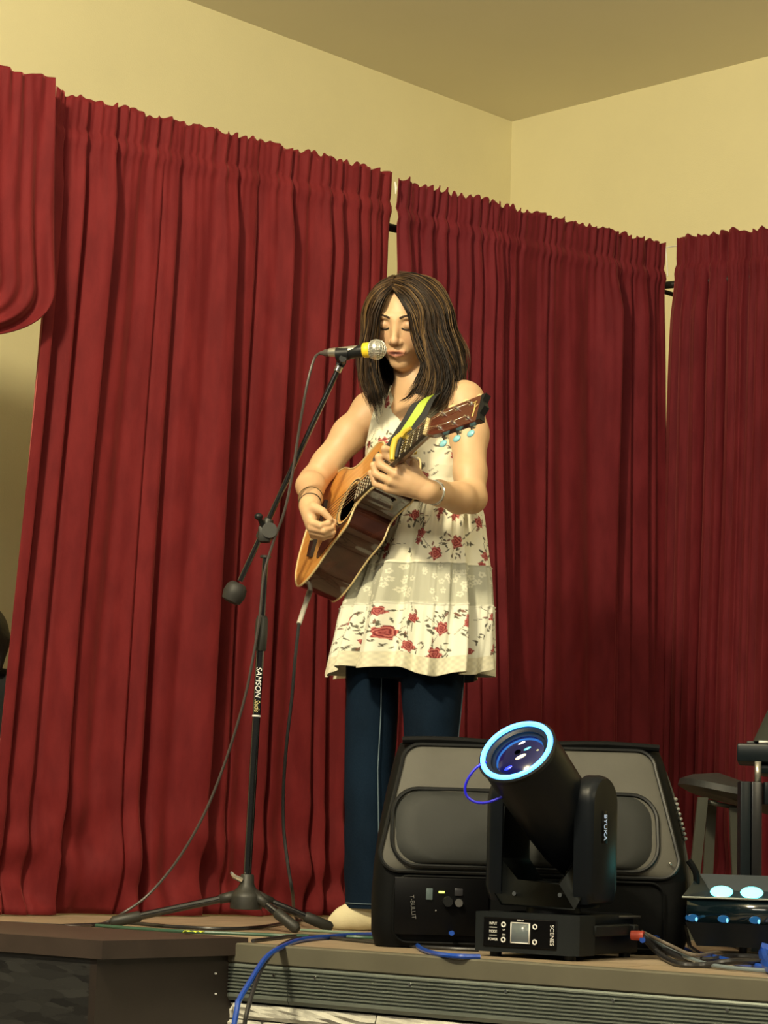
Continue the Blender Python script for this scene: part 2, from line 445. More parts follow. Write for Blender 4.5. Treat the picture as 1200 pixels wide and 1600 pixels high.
curtain('stage_curtain', A, dC, sb-sa, ZT, STAGE+.004, cr, 11, VEL, 'widest crimson velvet curtain, hanging behind the microphone stand', GR, flare=(.08, .01),
        soft=[(cs(x, 700)-sa, .012, .02) for x in (200, 310, 412, 470)], gather=1.1, dk=.62)
sa, sb = cs(617, 420), cs(1037, 600)
A = B0+dC*sa
cr = [(cs(x, 650)-sa, d, w) for x, d, w in ((628, .03, .006), (645, .03, .006), (668, .035, .007), (690, .03, .007), (706, .03, .006), (726, .035, .008), (744, .03, .007),
      (762, .03, .006), (776, .06, .008), (787, .04, .006), (801, .045, .007), (852, .014, .012), (955, .06, .007), (966, .03, .006), (983, .03, .007), (1006, .055, .007), (1020, .025, .006))]
curtain('stage_curtain', A, dC, sb-sa, ZT2, STAGE+.004, cr, 23, VEL2, 'crimson velvet curtain behind the singer, right of the narrow white gap', GR, flare=(.0, .015),
        soft=[(cs(x, 650)-sa, .016, .03) for x in (845, 880, 925)], gather=1.1, off=.0, dk=.72)
R0 = VX(1056, 500, B0, dC); R0.z = 0; dD = V(.84, -.53, 0).normalized()
def rsx(px): return (VX(px, 600, R0, dD)-R0).dot(dD)
cr = [(rsx(x), d, w) for x, d, w in ((1068, .03, .006), (1084, .03, .006), (1104, .055, .008), (1118, .025, .005), (1133, .04, .006), (1150, .035, .006), (1166, .035, .006),
      (1180, .03, .005), (1192, .035, .006), (1215, .05, .01), (1240, .04, .01), (1290, .05, .012), (1340, .05, .01))]
curtain('stage_curtain', R0, dD, 1.15, VX(1130, 363, R0, dD).z, STAGE+.004, cr, 31, VEL2, 'crimson velvet curtain on the far right, behind the keyboard', GR, flare=(.04, .0), gather=1.6, dk=.8)

# tied-back curtain at the far left, nested J-shaped strands
def swag():
    n = V(dC.y, -dC.x, 0); n = n if n.y < 0 else -n
    base = B0+n*.085
    rng = np.random.default_rng(3)
    def pp(px, py): 
        p = VX(px, py, base, dC); return np.array([(V(p.x, p.y, 0)-base).dot(dC), p.z])
    nu, nv = 300, 110
    zt = pp(60, 117)[1]
    tie = pp(-190, 455)
    xs0 = pp(-330, 200)[0]; xs1 = pp(80, 200)[0]
    Pts = np.zeros((nv, nu, 3))
    g1 = sines(rng, 6, 60, 110, .012); g2 = sines(rng, 6, 90, 200, .005); fold = sines(rng, 9, 55, 150, .040)
    jit = sines(rng, 6, 25, 70, .006)
    for i in range(nu):
        u = i/(nu-1); x = xs0+(xs1-xs0)*u
        pxv = -330+410*u
        yturn = 380+ (max(pxv+160, 0)/240)**1.2*62 if pxv > -160 else 380
        yturn = 375 + 75*max(0, (pxv+160)/240)**1.1
        tp = pp(pxv+3*u, yturn)
        sag = .30*u**2
        ctrl1 = np.array([tp[0]+.004, tp[1]-.02-.125*u**2]); ctrl2 = np.array([tp[0]*.45+tie[0]*.55, tp[1]-.03-.17*u**1.6])
        end = tie+np.array([0, (.5-u)*.10])
        for j in range(nv):
            v = j/(nv-1)
            if v < .5:
                t = v/.5; q = np.array([x*(1-t)+tp[0]*t, (zt+jit(x))*(1-t)+tp[1]*t]); thick = 1
            else:
                t = (v-.5)/.5; q = (1-t)**3*tp+3*(1-t)**2*t*ctrl1+3*(1-t)*t*t*ctrl2+t**3*end
            down = v
            dsp = fold(x+.02*math.sin(5*v))*min(1, .25+v*1.6)+g2(x)*math.exp(-v*6)*1.6+g1(x)*math.exp(-v*2)
            if v > .5: dsp += .05*math.sin(min(1, (v-.5)*3)*math.pi/2)*(1-u)*.8
            p = base+dC*q[0]+n*float(dsp); Pts[j, i] = (p.x, p.y, q[1])
    idx = np.arange(nv*nu).reshape(nv, nu)
    F = np.stack([idx[:-1, :-1], idx[1:, :-1], idx[1:, 1:], idx[:-1, 1:]], -1).reshape(-1, 4)
    o = mesh_obj('stage_curtain', Pts.reshape(-1, 3), F, VEL, None, label='gathered crimson curtain tied back high at the top left corner', cat='curtain', group=GR)
    md = o.modifiers.new('thickness', 'SOLIDIFY'); md.thickness = .004; md.offset = -1
    # the loop that ties it
    t3 = base+dC*tie[0]; M = MB()
    ring = [t3+n*(.075*math.cos(a)+.02)+V(0, 0, tie[1]+.075*math.sin(a)) for a in np.linspace(0, 2*math.pi, 24)[:-1]]
    M.tube(ring, .012, 8, closed=True).build('tie_band', VEL, o)
swag()
# curtain rod with its hanging tapes
RODM = mat('dark_steel_rod', (.05, .048, .045), .4, metal=.7)
rr = empty('curtain_rod', (B0.x, B0.y, RODZ), label='dark steel curtain rod glimpsed in the gaps between the red curtains', cat='curtain rod')
bend = VX(1047, 440, B0, dC); zr = bend.z
nC = V(dC.y, -dC.x, 0); nC = nC if nC.y < 0 else -nC
P0_ = B0-dC*1.6-nC*.10; P1_ = V(bend.x, bend.y, 0)-nC*.10
M = MB(); M.tube([V(P0_.x, P0_.y, RODZ), V(P1_.x, P1_.y, zr)], .0125, 12); M.build('rod', RODM, rr)
nD_ = V(dD.y, -dD.x, 0); nD_ = nD_ if nD_.y < 0 else -nD_
P1b = P1_+dC*.05
P2_ = P1b+dD*1.5-nD_*.03; M = MB(); M.tube([V(P1_.x, P1_.y, zr), V(P2_.x, P2_.y, zr)], .0125, 12); M.build('rod', RODM, rr)
MB().ball((P1_.x, P1_.y, zr), .017).build('elbow_joint', RODM, rr)
for p in (P0_, P1_, P2_):       # rod arms that reach back to the walls
    w_ = p-nC*.0
    tgt = p+outL*1.6 if p is P0_ else p+outR*max(.2, (outR.dot(cornL)-outR.dot(V(p.x, p.y, 0))))
    if p is P0_: tgt = p+outL*max(.1, (outL.dot(cornL)-outL.dot(V(p.x, p.y, 0))))
    zz_ = RODZ if p is P0_ else zr
    MB().tube([V(p.x, p.y, zz_), V(tgt.x, tgt.y, zz_)], .008, 8).build('wall_arm', RODM, rr)
TAPE = mat('white_tape', (.8, .78, .68), .8)
for (pa, pb, w_) in (((617, 284), (618, 303), .004), ((76, 142), (76, 165), .006)):
    a = VX(*pa, B0+nC*.03, dC); b = VX(*pb, B0+nC*.03, dC)
    MB().tube([a, (a+b)/2+dC*.003, b], [w_*.5, w_, w_*.3], 6).build('hanging_tape', TAPE, rr)
a = VX(1040, 387, B0, dC); b = VX(1057, 384, B0, dC); c = VX(1043, 432, B0, dC)
MB().tube([b, a, (a+c)/2+dC*.002, c], .0022, 6).build('hanging_tape', TAPE, rr)
# ================================================================== microphone stand
GREYM = mat('worn_black_plastic', (.022, .022, .019), .5, noise=.2, nscale=40)
STEELB = mat('black_tube', (.008, .008, .009), .16, spec=.8, coat=.4)
hub = PY(385, 1398, 5.48)
st = empty('microphone_stand', (hub.x, hub.y, STAGE), label='black boom microphone stand on three legs beside the guitarist', cat='mic stand')
ptop = PY(415, 868, 5.47); pbot = V(hub.x, hub.y, hub.z+.02)
pdir = (ptop-pbot).normalized()
def pl(py):     # a point of the pole seen at picture height py
    lo, hi = 0.0, 1.0
    for _ in range(30):
        m = (lo+hi)/2; p = pbot+(ptop-pbot)*m; d = p-EYE
        y = 800-FPX*d.dot(UP)/d.dot(fw)
        if y > py: lo = m
        else: hi = m
    return pbot+(ptop-pbot)*lo
# hub: turned body with collar and leg clamps
HZ = hub.z
def lathe(axis0, axis1, prof, n=24):
    a = Vector(axis0); d = (Vector(axis1)-a); L = d.length; d.normalize(); x = d.orthogonal().normalized(); y = d.cross(x)
    return [[a+d*(t*L)+(x*math.cos(2*math.pi*k/n)+y*math.sin(2*math.pi*k/n))*r for k in range(n)] for t, r in prof]
hb = V(hub.x, hub.y, PY(385, 1421, 5.48).z); ht = pl(1366)
M = MB(); M.rings(lathe(hb, ht, [(0, .030), (.02, .038), (.35, .040), (.42, .038), (.50, .032), (.62, .022), (.72, .0175), (.97, .016), (1, .014)]))
M.build('hub', GREYM, st)
M = MB(); w0 = pl(1375)+V(-.012, -.012, 0); M.tube([w0, w0+V(-.018, -.008, .008), w0+V(-.026, -.01, .018)], [.007, .006, .003], 8); M.build('wing_screw', CHROME, st)
feet = [PZ(180, 1441, STAGE+.012), PZ(462, 1446, STAGE+.014), PZ(512, 1447, STAGE+.014)]
feet[1].y -= .08
for i, f in enumerate(feet):
    f.z = STAGE+.014
    d = (f-hub); d.z = 0; d.normalize()
    s0 = hub+d*.030; s0.z = HZ-.004
    M = MB(); M.tube([s0, f+(s0-f)*.03], .0095, 10)
    M.build('leg', STEELB, st)
    lg = COL.objects[-1] if False else bpy.data.objects[[o.name for o in st.children][-1]]
    M = MB(); u = (f-s0).normalized(); M.tube([f-u*.06, f-u*.055, f+u*.004, f+u*.012], [.0115, .0135, .0135, .008], 10)
    M.build('rubber_foot', GREYM, lg)
    M = MB(); M.tube([s0-u*.01, s0+u*.035], [.014, .011], 8); M.build('clamp', GREYM, st)
M = MB(); M.tube([pl(1368), pl(965)], .0098, 14); M.build('lower_pole', STEELB, st)
M = MB(); M.tube([pl(975), ptop], .0075, 12); M.build('upper_pole', STEELB, st)
M = MB(); M.rings(lathe(pl(1017), pl(962), [(0, .0125), (.04, .0145), (.5, .0155), (.9, .0145), (1, .011)])); M.build('height_clutch', GREYM, st)
M = MB(); M.rings(lathe(pl(872), pl(846), [(0, .0105), (.1, .0135), (.9, .0135), (1, .012)])); M.build('collar', GREYM, st)
# lettering runs down the pole
pz = -pdir; side = V(1, 0, 0); side = (side-pz*side.dot(pz)).normalized()
nn = pz.cross(side)
def onpole(py, r=.0099): return pl(py)+V(0, -1, 0)*r
up_ = side; xdir = pz; ydir = V(1, 0, 0); zdir = xdir.cross(ydir).normalized()
if zdir.y > 0: ydir = -ydir; zdir = xdir.cross(ydir).normalized()
ydir = zdir.cross(xdir)
YEL = mat('yellow_print', (.62, .55, .25), .5)
text_part('SAMSON', .0185, frame(onpole(1066, .0105), xdir, ydir, zdir), WHITE, st, squash=1.0, shear=.2)
text_part('Studio', .0185, frame(onpole(1103, .0105), xdir, ydir, zdir), YEL, st, squash=.62, shear=.4, label='yellow script lettering')
M = MB(); q_ = pl(1120); M.rings(lathe(q_, q_+pdir*.004, [(0, .0104), (1, .0104)])); M.build('tape_ring', WHITE, st)
# boom
bj = PY(414, 826, 5.45); bt = PY(529, 575, 5.41); bw_ = PY(375, 908, 5.46)
bd = (bt-bj).normalized()
M = MB(); M.tube([bw_, bt], .0068, 12); M.build('boom_arm', STEELB, st)
e = PY(362, 925, 5.465); ed = (e-bw_).normalized()
M = MB(); c1_ = bw_-bd*.005; c2_ = c1_-bd*.052
M.rings(lathe(c1_, c2_, [(0, .012), (.03, .018), (.2, .0255), (.55, .0285), (.9, .024), (1, .014)])); M.build('counterweight', mat('rubber', (.02, .019, .018), .6), st)
M = MB(); M.box((0, 0, 0), (.032, .030, .045), Matrix.Translation(bj+V(0, .0, -.012)), bev=.008)
M.rings(lathe(bj-bd*.028, bj+bd*.026, [(0, .011), (.1, .0135), (.9, .0135), (1, .011)], 14))
M.cyl(bj+V(.012, -.02, -.006), bj+V(.012, .02, -.006), .019, n=18)
M.build('boom_joint', GREYM, st)
M = MB(); kn = PY(404, 807, 5.42); M.tube([bj+V(-.004, -.012, .004), kn], [.006, .005], 8).ball(kn, .0095, (1.1, .8, .9)); M.build('tightening_knob', BLACK, st)
cl = bt+bd*.002
M = MB(); M.rings(lathe(bt-bd*.010, bt+bd*.006, [(0, .009), (.1, .0105), (.9, .0105), (1, .009)], 14)); M.build('thread_collar', CHROME, st)
mt = PY(500, 552, 5.40); mh = PY(588, 546, 5.36)        # tail and grille centre of the microphone
md_ = (mh-mt).normalized()
clip = PY(536, 553, 5.385)
M = MB(); M.tube([bt+bd*.004, bt+bd*.018, clip-V(0, 0, .013)], [.010, .0125, .009], 12)
M.cyl(clip-V(0, .014, .014), clip+V(0, .014, -.014), .009, n=14)
xm = md_; zm = V(0, 0, 1); ym = zm.cross(xm).normalized(); zm = xm.cross(ym)
for k in range(9): pass
arc = [math.radians(a) for a in range(-190, 11, 20)]
R = []
for t in (-.016, .016):
    R.append([clip+xm*t+(ym*math.sin(a)-zm*math.cos(a))*-.0 + (ym*math.cos(a-math.pi/2)+zm*math.sin(a-math.pi/2))*(.0165) for a in arc] +
             [clip+xm*t+(ym*math.cos(a-math.pi/2)+zm*math.sin(a-math.pi/2))*(.0140) for a in arc[::-1]])
M.rings(R); M.build('microphone_clip', BLACK, st)
# the microphone itself
mic = empty('microphone', tuple(clip), label='silver microphone with yellow tape band and silver mesh head, held in front of the mouth', cat='microphone')
SILV = mat('silver_paint', (.62, .60, .52), .3, .85)
L_ = (mh-mt).length
M = MB(); M.rings(lathe(mt+md_*.022, mh-md_*.018, [(0, .0095), (.03, .0105), (.5, .0125), (.93, .0145), (1, .0150)], 24)); M.build('handle', SILV, mic)
M = MB(); M.rings(lathe(clip+xm*.012, mh-md_*.030, [(0, .0130), (.05, .0142), (.9, .0158), (1, .0150)], 24)); M.build('grip', BLACK, mic, label='black lower grip')
YT = mat('yellow_tape', (.85, .62, .03), .45)
M = MB(); M.rings(lathe(mh-md_*.033, mh-md_*.016, [(0, .0165), (.1, .0178), (.5, .0182), (.9, .0185), (1, .0172)], 24)); M.build('tape_band', YT, mic, label='bright yellow tape band')
GRM = mat('steel_mesh', (.85, .84, .78), .32, .9, bump=.0)
M = MB(); M.ball((0, 0, 0), .0235, (1.0, 1, 1.0), frame(mh, xm, ym, zm), 28); M.build('grille', mat('grille_dark', (.45, .45, .40), .4, .6), mic)
gr = mic.children[-1]
M = MB()
for k in range(-5, 6):          # the woven wires of the grille
    a = k*math.pi/12; r = .0240*math.cos(a); c = mh+zm*(.0240*math.sin(a))
    M.tube([c+(xm*math.cos(b)+ym*math.sin(b))*r for b in np.linspace(0, 2*math.pi, 25)[:-1]], .0007, 5, closed=True)
for k in range(10):
    a = k*math.pi/10
    M.tube([mh+((xm*math.cos(a)+ym*math.sin(a))*math.cos(b)+zm*math.sin(b))*.0241 for b in np.linspace(0, 2*math.pi, 29)[:-1]], .0007, 5, closed=True)
M.build('wire_mesh', GRM, gr)
M = MB(); M.rings(lathe(mh-md_*.003, mh+md_*.003, [(0, .0246), (.5, .0252), (1, .0246)], 28)); M.build('grille_band', GRM, mic)
M = MB(); M.rings(lathe(mt-md_*.0, mt+md_*.026, [(0, .004), (.3, .006), (.5, .0085), (1, .0095)], 16)); M.build('plug', mat('grey_plug', (.12, .10, .09), .35, .4), mic)
# cables
def cable(name, pts, r, m, label, cat='cable', group=None, n=8, smooth=10):
    return MB().tube([Vector(p) for p in spline(pts, smooth)], r, n).build(name, m, None, label=label, cat=cat, group=group)
CBL = mat('black_cable_rubber', (.02, .02, .022), .4)
F = STAGE
cable('microphone_cable', [mt-md_*.002, PY(490, 563, 5.385), PY(478, 610, 5.38), PY(466, 680, 5.40), PY(456, 745, 5.41), PY(444, 800, 5.42), PY(426, 850, 5.44), PY(412, 900, 5.445),
      PY(406, 960, 5.445), PY(395, 1030, 5.45), PY(380, 1100, 5.46), PY(352, 1190, 5.48), PY(320, 1270, 5.49), PY(280, 1340, 5.5), PY(235, 1395, 5.5), PY(195, 1425, 5.48), PZ(160, 1443, F+.005),
      PZ(120, 1447, F+.005), PZ(60, 1444, F+.005), PZ(-10, 1441, F+.005), PZ(-80, 1440, F+.005)], .0034, mat('grey_cable_rubber', (.055, .045, .042), .4), 'thin grey cable drooping from the microphone down to the stage floor')
CG = 'cables lying on the stage floor'
cable('floor_cable', [PZ(x, y, F+.005) for x, y in ((-60, 1452), (0, 1446), (70, 1447), (140, 1445), (200, 1442), (260, 1447), (340, 1451), (400, 1449), (440, 1443), (470, 1438))], .0042, CBL,
      'black cable running left from under the microphone stand legs', group=CG)
cable('floor_cable', [PZ(x, y, F+.004) for x, y in ((150, 1446), (230, 1452), (300, 1456), (380, 1459), (450, 1462), (520, 1463), (590, 1466), (660, 1474))], .004, mat('green_cable_rubber', (.03, .09, .06), .4),
      'dark green cable lying just behind the stage edge', group=CG)
cable('floor_cable', [PZ(x, y, F+.004) for x, y in ((395, 1470), (430, 1466), (470, 1462), (520, 1466), (580, 1472), (640, 1478), (700, 1482), (748, 1484))], .0042, CBL,
      'black cable along the stage edge left of the moving head light', group=CG)
cable('floor_cable', [PZ(x, y, F+.004) for x, y in ((470, 1453), (520, 1456), (570, 1459), (620, 1462))], .0034, mat('pale_green_cable', (.20, .27, .20), .5), 'pale green cable between the stand foot and the amplifier bag', group=CG)
BLU = mat('blue_cable_rubber', (.012, .07, .42), .35, coat=.3)
cable('blue_cable', [V(-.62, 3.95, .012), V(-.42, 4.02, .012), V(-.325, 4.17, .05), V(-.305, 4.25, .40), PY(366, 1600, 4.30), PY(372, 1567, 4.36), PY(390, 1535, 4.45), PY(415, 1500, 4.62)+V(0, 0, .004), PY(440, 1480, 4.74), PZ(475, 1468, F+.006), PZ(540, 1462, F+.006), PZ(600, 1460, F+.006), PZ(660, 1463, F+.006), PZ(690, 1461, F+.006), PY(706, 1458, 4.79)],
      .0055, BLU, 'blue cable dropping over the stage edge beside the brown step box')
cable('blue_cable', [PZ(695, 1464, F+.006), PZ(668, 1466, F+.006), PZ(653, 1472, F+.006), PZ(656, 1481, F+.006), PZ(680, 1490, F+.006), PZ(715, 1494, F+.006), PZ(750, 1495, F+.006)], .005, BLU, 'blue cable looping from the bag to the moving head light')
cable('hanging_cable', [V(-.10, 3.9, .012), V(-.22, 4.05, .012), V(-.275, 4.2, .06), V(-.285, 4.28, .45), PY(376, 1640, 4.33), PY(384, 1590, 4.36), PY(398, 1540, 4.44), PY(412, 1508, 4.60), PY(432, 1483, 4.72), PZ(452, 1471, F+.005), PZ(470, 1466, F+.005)], .0045, CBL, 'thick black cable dropping over the stage edge beside the step box')
# scrap of tape
t0 = PZ(302, 1459, EYE.z-HB+.001)
M = MB(); pts = []
for i in range(9):
    x = (i-4)*.0055; M.bm.verts.new((t0.x+x, t0.y-.012, t0.z+.002+.004*abs(math.sin(i*1.3)))); M.bm.verts.new((t0.x+x+.002, t0.y+.010, t0.z+.002+.004*abs(math.cos(i*1.7))))
M.bm.verts.ensure_lookup_table()
for i in range(8): M.bm.faces.new([M.bm.verts[k] for k in (2*i, 2*i+1, 2*i+3, 2*i+2)])
o = M.build('tape_scrap', mat('fluorescent_tape', (.62, .72, .06), .5), None, label='crumpled scrap of yellow-green tape on the step box lid', cat='tape')
md = o.modifiers.new('thickness', 'SOLIDIFY'); md.thickness = .001

# ================================================================== amplifier in its bag
YB = 4.89
bL = PZ(588, 1481, F); bR = PZ(1062, 1486, F)
cB = (bL+bR)/2; cB = V((PY(588, 1480, YB).x+PY(1066, 1480, YB).x)/2, YB, F)
bag = empty('amplifier_bag', tuple(cB), label='large black and grey padded bag holding a speaker, standing behind the moving head light', cat='speaker bag')
NYL = mat('grey_nylon', (.088, .085, .073), .62, noise=.12, nscale=6, bump=.25, bscale=14, spec=.3)
NYD = mat('black_nylon', (.003, .0035, .004), .6, noise=.15, nscale=8, bump=.3, bscale=18, spec=.12)
NYM = mat('charcoal_nylon', (.024, .026, .025), .62, noise=.15, nscale=5, bump=.3, bscale=12, spec=.3)
def sect(w, yf, yb, r, z, n=6, bulge=0.0):
    """rounded rectangle section, front at yf, back at yb"""
    pts = []
    for cx, cy, a0 in ((w/2-r, yf+r, -90), (w/2-r, yb-r, 0), (-w/2+r, yb-r, 90), (-w/2+r, yf+r, 180)):
        for k in range(n+1):
            a = math.radians(a0+90*k/n); pts.append((cx+r*math.cos(a), cy+r*math.sin(a), z))
    return [cB+V(p[0]+.0, p[1], p[2]) for p in pts]
xo = 0
def bw_at(z):     # widths and front line of the bag at height z
    k = [(0, .655, -.02, .30), (.03, .672, -.03, .32), (.10, .675, -.03, .32), (.17, .668, -.026, .32), (.25, .650, .0, .32), (.33, .622, .035, .31), (.40, .592, .070, .30), (.432, .570, .085, .285), (.444, .53, .11, .26)]
    for a, b in zip(k[:-1], k[1:]):
        if z <= b[0]:
            t = (z-a[0])/(b[0]-a[0]); return [a[i]+(b[i]-a[i])*t for i in (1, 2, 3)]
    return list(k[-1][1:])
M = MB(); rr_ = []
for z in (0, .012, .03, .06, .10, .14, .17, .20, .25, .29, .33, .37, .40, .42, .432, .440, .444):
    w, yf, yb = bw_at(z); rr_.append(sect(w, yf, yb, .045, z+.002))
M.rings(rr_); M.build('shell', NYD, bag)
def onface(x, z, off=.004, bul=0.0):
    w, yf, yb = bw_at(z)
    return cB+V(x, yf-off, z)
def face_panel(name, outline, m, off, parent, nx=26, nz=18, pip=None, bulge=.01, seed=0, label=None):
    """a padded panel that follows the leaning front; outline in (x,z)"""
    xs = [p[0] for p in outline]; zs = [p[1] for p in outline]; cx = sum(xs)/len(xs); cz = sum(zs)/len(zs)
    rng = np.random.default_rng(seed); wr = sines(rng, 5, 15, 50, .0035); wr2 = sines(rng, 5, 15, 60, .0035)
    M = MB(); K = 10; ringsv = []
    for k in range(K+1):
        t = k/K; row = []
        for x, z in outline:
            X = cx+(x-cx)*t; Zz = cz+(z-cz)*t
            b = bulge*(1-t**4)+ (wr(X+.6*Zz)+wr2(Zz-.5*X))*(1-t**2)
            row.append(onface(X, Zz, off*min(1, (1.0001-t)*12+.0)+b))
        ringsv.append(row)
    M.rings(ringsv[1:], cap=False)
    c = M.bm.verts.new(onface(cx, cz, off+bulge)); M.bm.verts.ensure_lookup_table()
    n = len(outline)
    for i in range(n): M.bm.faces.new((c, M.bm.verts[i], M.bm.verts[(i+1) % n]))
    o = M.build(name, m, parent, angle=3.2, label=label)
    if pip:
        MB().tube([onface(x, z, off*.6+.002) for x, z in outline], pip, 6, closed=True).build('piping', BLACK, o)
    return o
def rrect(x0, x1, z0, z1, r, n=6, taper=0):
    pts = []
    for cx, cz, a0 in ((x1-r, z0+r, -90), (x1-r-taper, z1-r, 0), (x0+r+taper, z1-r, 90), (x0+r, z0+r, 180)):
        for k in range(n+1):
            a = math.radians(a0+90*k/n); pts.append((cx+r*math.cos(a), cz+r*math.sin(a)))
    # densify
    out = []
    for i in range(len(pts)):
        a, b = pts[i], pts[(i+1) % len(pts)]; L = math.dist(a, b); m_ = max(1, int(L/.02))
        for k in range(m_): out.append((a[0]+(b[0]-a[0])*k/m_, a[1]+(b[1]-a[1])*k/m_))
    return out
fl = face_panel('front_flap', rrect(-.322, .312, .160, .432, .04, taper=.042), NYL, .006, bag, pip=.0042, bulge=.006, seed=2, label='grey padded upper flap')
face_panel('pocket', rrect(-.298, .268, .172, .335, .055), NYM, .016, bag, pip=.0045, bulge=.012, seed=5, label='charcoal front pocket')
pts = [onface(x, z, .006) for x, z in rrect(-.29, .28, .012, .150, .03)]
MB().tube(pts, .003, 6, closed=True).build('piping', NYD, bag)
w, yf, yb = bw_at(.42)
MB().tube([cB+V(-.28+.56*i/10, .085+.0, .440+.003*math.sin(i)) for i in range(11)], .008, 8).build('zip', NYD, bag)
# window with the amplifier's control panel
AMP = mat('amp_panel', (.002, .002, .0025), .4, spec=.15)
MB().box(tuple(onface(-.19, .088, .004)), (.20, .008, .12), bev=.003).build('control_panel', AMP, bag)
cp = bag.children[-1]
def fp(px, py, off=.010):
    return PY(px, py, cB.y-.03-off)
K1 = fp(700, 1409); MB().cyl(K1, K1-V(0, .014, 0), .012, .010, 18).build('knob', BLACK, cp)
MB().cyl(fp(694, 1409), fp(694, 1409)-V(0, .012, 0), .0015, n=6).build('knob_marker', WHITE, cp)
K2 = fp(717, 1411); MB().cyl(K2, K2-V(0, .010, 0), .009, .008, 18).build('knob', mat('grey_knob', (.1, .1, .1), .3), cp)
MB().box(tuple(fp(671, 1397)), (.014, .003, .024), bev=.001).build('display', mat('dim_display', (.10, .14, .15), .3), cp)
MB().box(tuple(fp(690, 1394)), (.012, .004, .0045)).build('indicator_lamp', mat('yellow_green_lamp', (.5, .6, .1), .4, emit=(.75, .85, .15), estr=1.6), cp)
MB().ball(fp(681, 1423), .0022).build('jack_socket', CHROME, cp)
MB().box(tuple(fp(717, 1394)), (.018, .003, .016), bev=.002).build('switch', mat('dark_switch', (.03, .03, .035), .3), cp)
xt = V(.12, 0, -1).normalized(); yt = V(1, 0, .12).normalized()
text_part('T-BULLIT', .0125, frame(fp(645, 1417, .012), xt, yt, V(0, -1, 0)), mat('grey_print', (.13, .13, .13), .5), cp)
# carry handle strap and mesh pocket on the right side, side piping
w0_ = [cB+V(.337, .05, .05), cB+V(.345, .06, .14), cB+V(.338, .08, .22), cB+V(.318, .12, .33), cB+V(.295, .14, .40)]
MB().tube([Vector(p) for p in spline(w0_, 6)], .004, 6).build('piping', NYL, bag)
M = MB()
for j in range(9):
    for i in range(3):
        M.ball(cB+V(.338-.0028*j+ (i-1)*.0, .07+.012*i, .245+.0105*j), .0042, n=8)
M.build('beaded_zip_cover', mat('grey_beads', (.22, .22, .2), .4), bag)
M = MB(); ps = spline([cB+V(.335, -.0, .20), cB+V(.352, .0, .17), cB+V(.350, .01, .12), cB+V(.336, .0, .10)], 8); M.tube([Vector(p) for p in ps], .007, 8); M.build('side_handle', NYD, bag)
MB().ball(onface(.292, .192, .012), .0035).build('zip_pull', CHROME, bag)

# ================================================================== moving head light
psi = math.radians(34)
BLK = mat('moulded_black', (.009, .0115, .013), .5, spec=.22, noise=.06, nscale=50, bump=.05, bscale=400)
BLK2 = mat('satin_black', (.005, .007, .010), .38, spec=.18)
pn = V(-math.sin(psi), -math.cos(psi), 0); pr = V(math.cos(psi), -math.sin(psi), 0)     # panel normal, panel right
c_ = PZ(820, 1498, F)+pn*-.0
ml = empty('moving_head_light', (c_.x, c_.y, F), label='black moving head stage light with a glowing blue ring around its lens', cat='stage light')
Mb = frame(V(c_.x, c_.y, F), pr, -pn, V(0, 0, 1))     # x right, y back, z up; panel plane is y=0
def ob(M, name, m, parent=None, **k):
    return M.xf(Mb).build(name, m, parent or ml, **k)
hw = .116; BH = .078; z0 = .010; BD = .30
# base: front hood and rear body with handles
M = MB(); M.prism([(-hw, 0), (hw*.86, 0), (hw, .012), (hw, .075), (-hw, .075)], z0, z0+BH).bevel(.006, 2); ob(M, 'base_hood', BLK)
M = MB(); M.box((0, .18, z0+.024), (2*hw-.03, .22, .048)).box((0, .19, z0+.062), (2*hw-.05, .20, .034)); M.bevel(.004, 2); ob(M, 'base', BLK2)
for s in (-1, 1):
    M = MB(); M.box((s*(hw-.006), .145, z0+.048), (.02, .15, .022)).box((s*(hw+.0), .225, z0+.048), (.030, .02, .022)); M.bevel(.003, 1); ob(M, 'carry_handle', BLK)
M = MB(); M.prism([(-hw+.02, .29), (hw-.01, .29), (hw-.03, .20), (-hw+.02, .20)], z0+BH-.008, z0+BH-.003); ob(M, 'top_plate', mat('dull_grey_metal', (.13, .13, .125), .4, .5))
for x in (-.085, .085):
    for y in (.03, .26):
        M = MB(); M.cyl((x, y, 0), (x, y, z0+.002), .012, n=14); ob(M, 'rubber_foot', BLACK)
# control panel recessed frame
M = MB(); M.box((-.012, -.001, z0+BH*.5), (.168, .004, .058)); M.bevel(.0015, 1); ob(M, 'control_panel', AMP)
cpn = ml.children[-1]
def panel(u, v, w, h, name, m, d=.003, parent=None, label=None, bev=0):
    M = MB(); M.box((u, -.003-d/2, z0+v), (w, d, h)); 
    if bev: M.bevel(bev, 1)
    return ob(M, name, m, parent or cpn, label=label)
# screen with white outline
U = lambda px: (px-742)/148*.232-.116
Vv = lambda py: BH-(py-1432)/63*BH
sx, sy = U(810), Vv(1463)
panel(sx, sy, .040, .037, 'screen', mat('grey_screen', (.10, .115, .11), .25, emit=(.3, .36, .34), estr=.12), d=.002)
for (dx, dy, w_, h_) in ((0, .0195, .044, .0022), (0, -.0195, .044, .0022), (.0209, 0, .0022, .041), (-.0209, 0, .0022, .041)):
    panel(sx+dx, sy+dy, w_, h_, 'screen_outline', WHITE, d=.0025)
for px, py in ((786, 1451), (786, 1475), (832, 1452), (832, 1476)):
    M = MB(); u, v = U(px), Vv(py)
    ring = [V(u+.0042*math.cos(a), -.006, z0+v+.0042*math.sin(a)) for a in np.linspace(0, 2*math.pi, 17)[:-1]]
    M.tube(ring, .0015, 6, closed=True); ob(M, 'button', WHITE, cpn)
Mt = lambda u, v: Mb @ frame((u, -.0042, z0+v), (1, 0, 0), (0, 0, 1), (0, -1, 0))
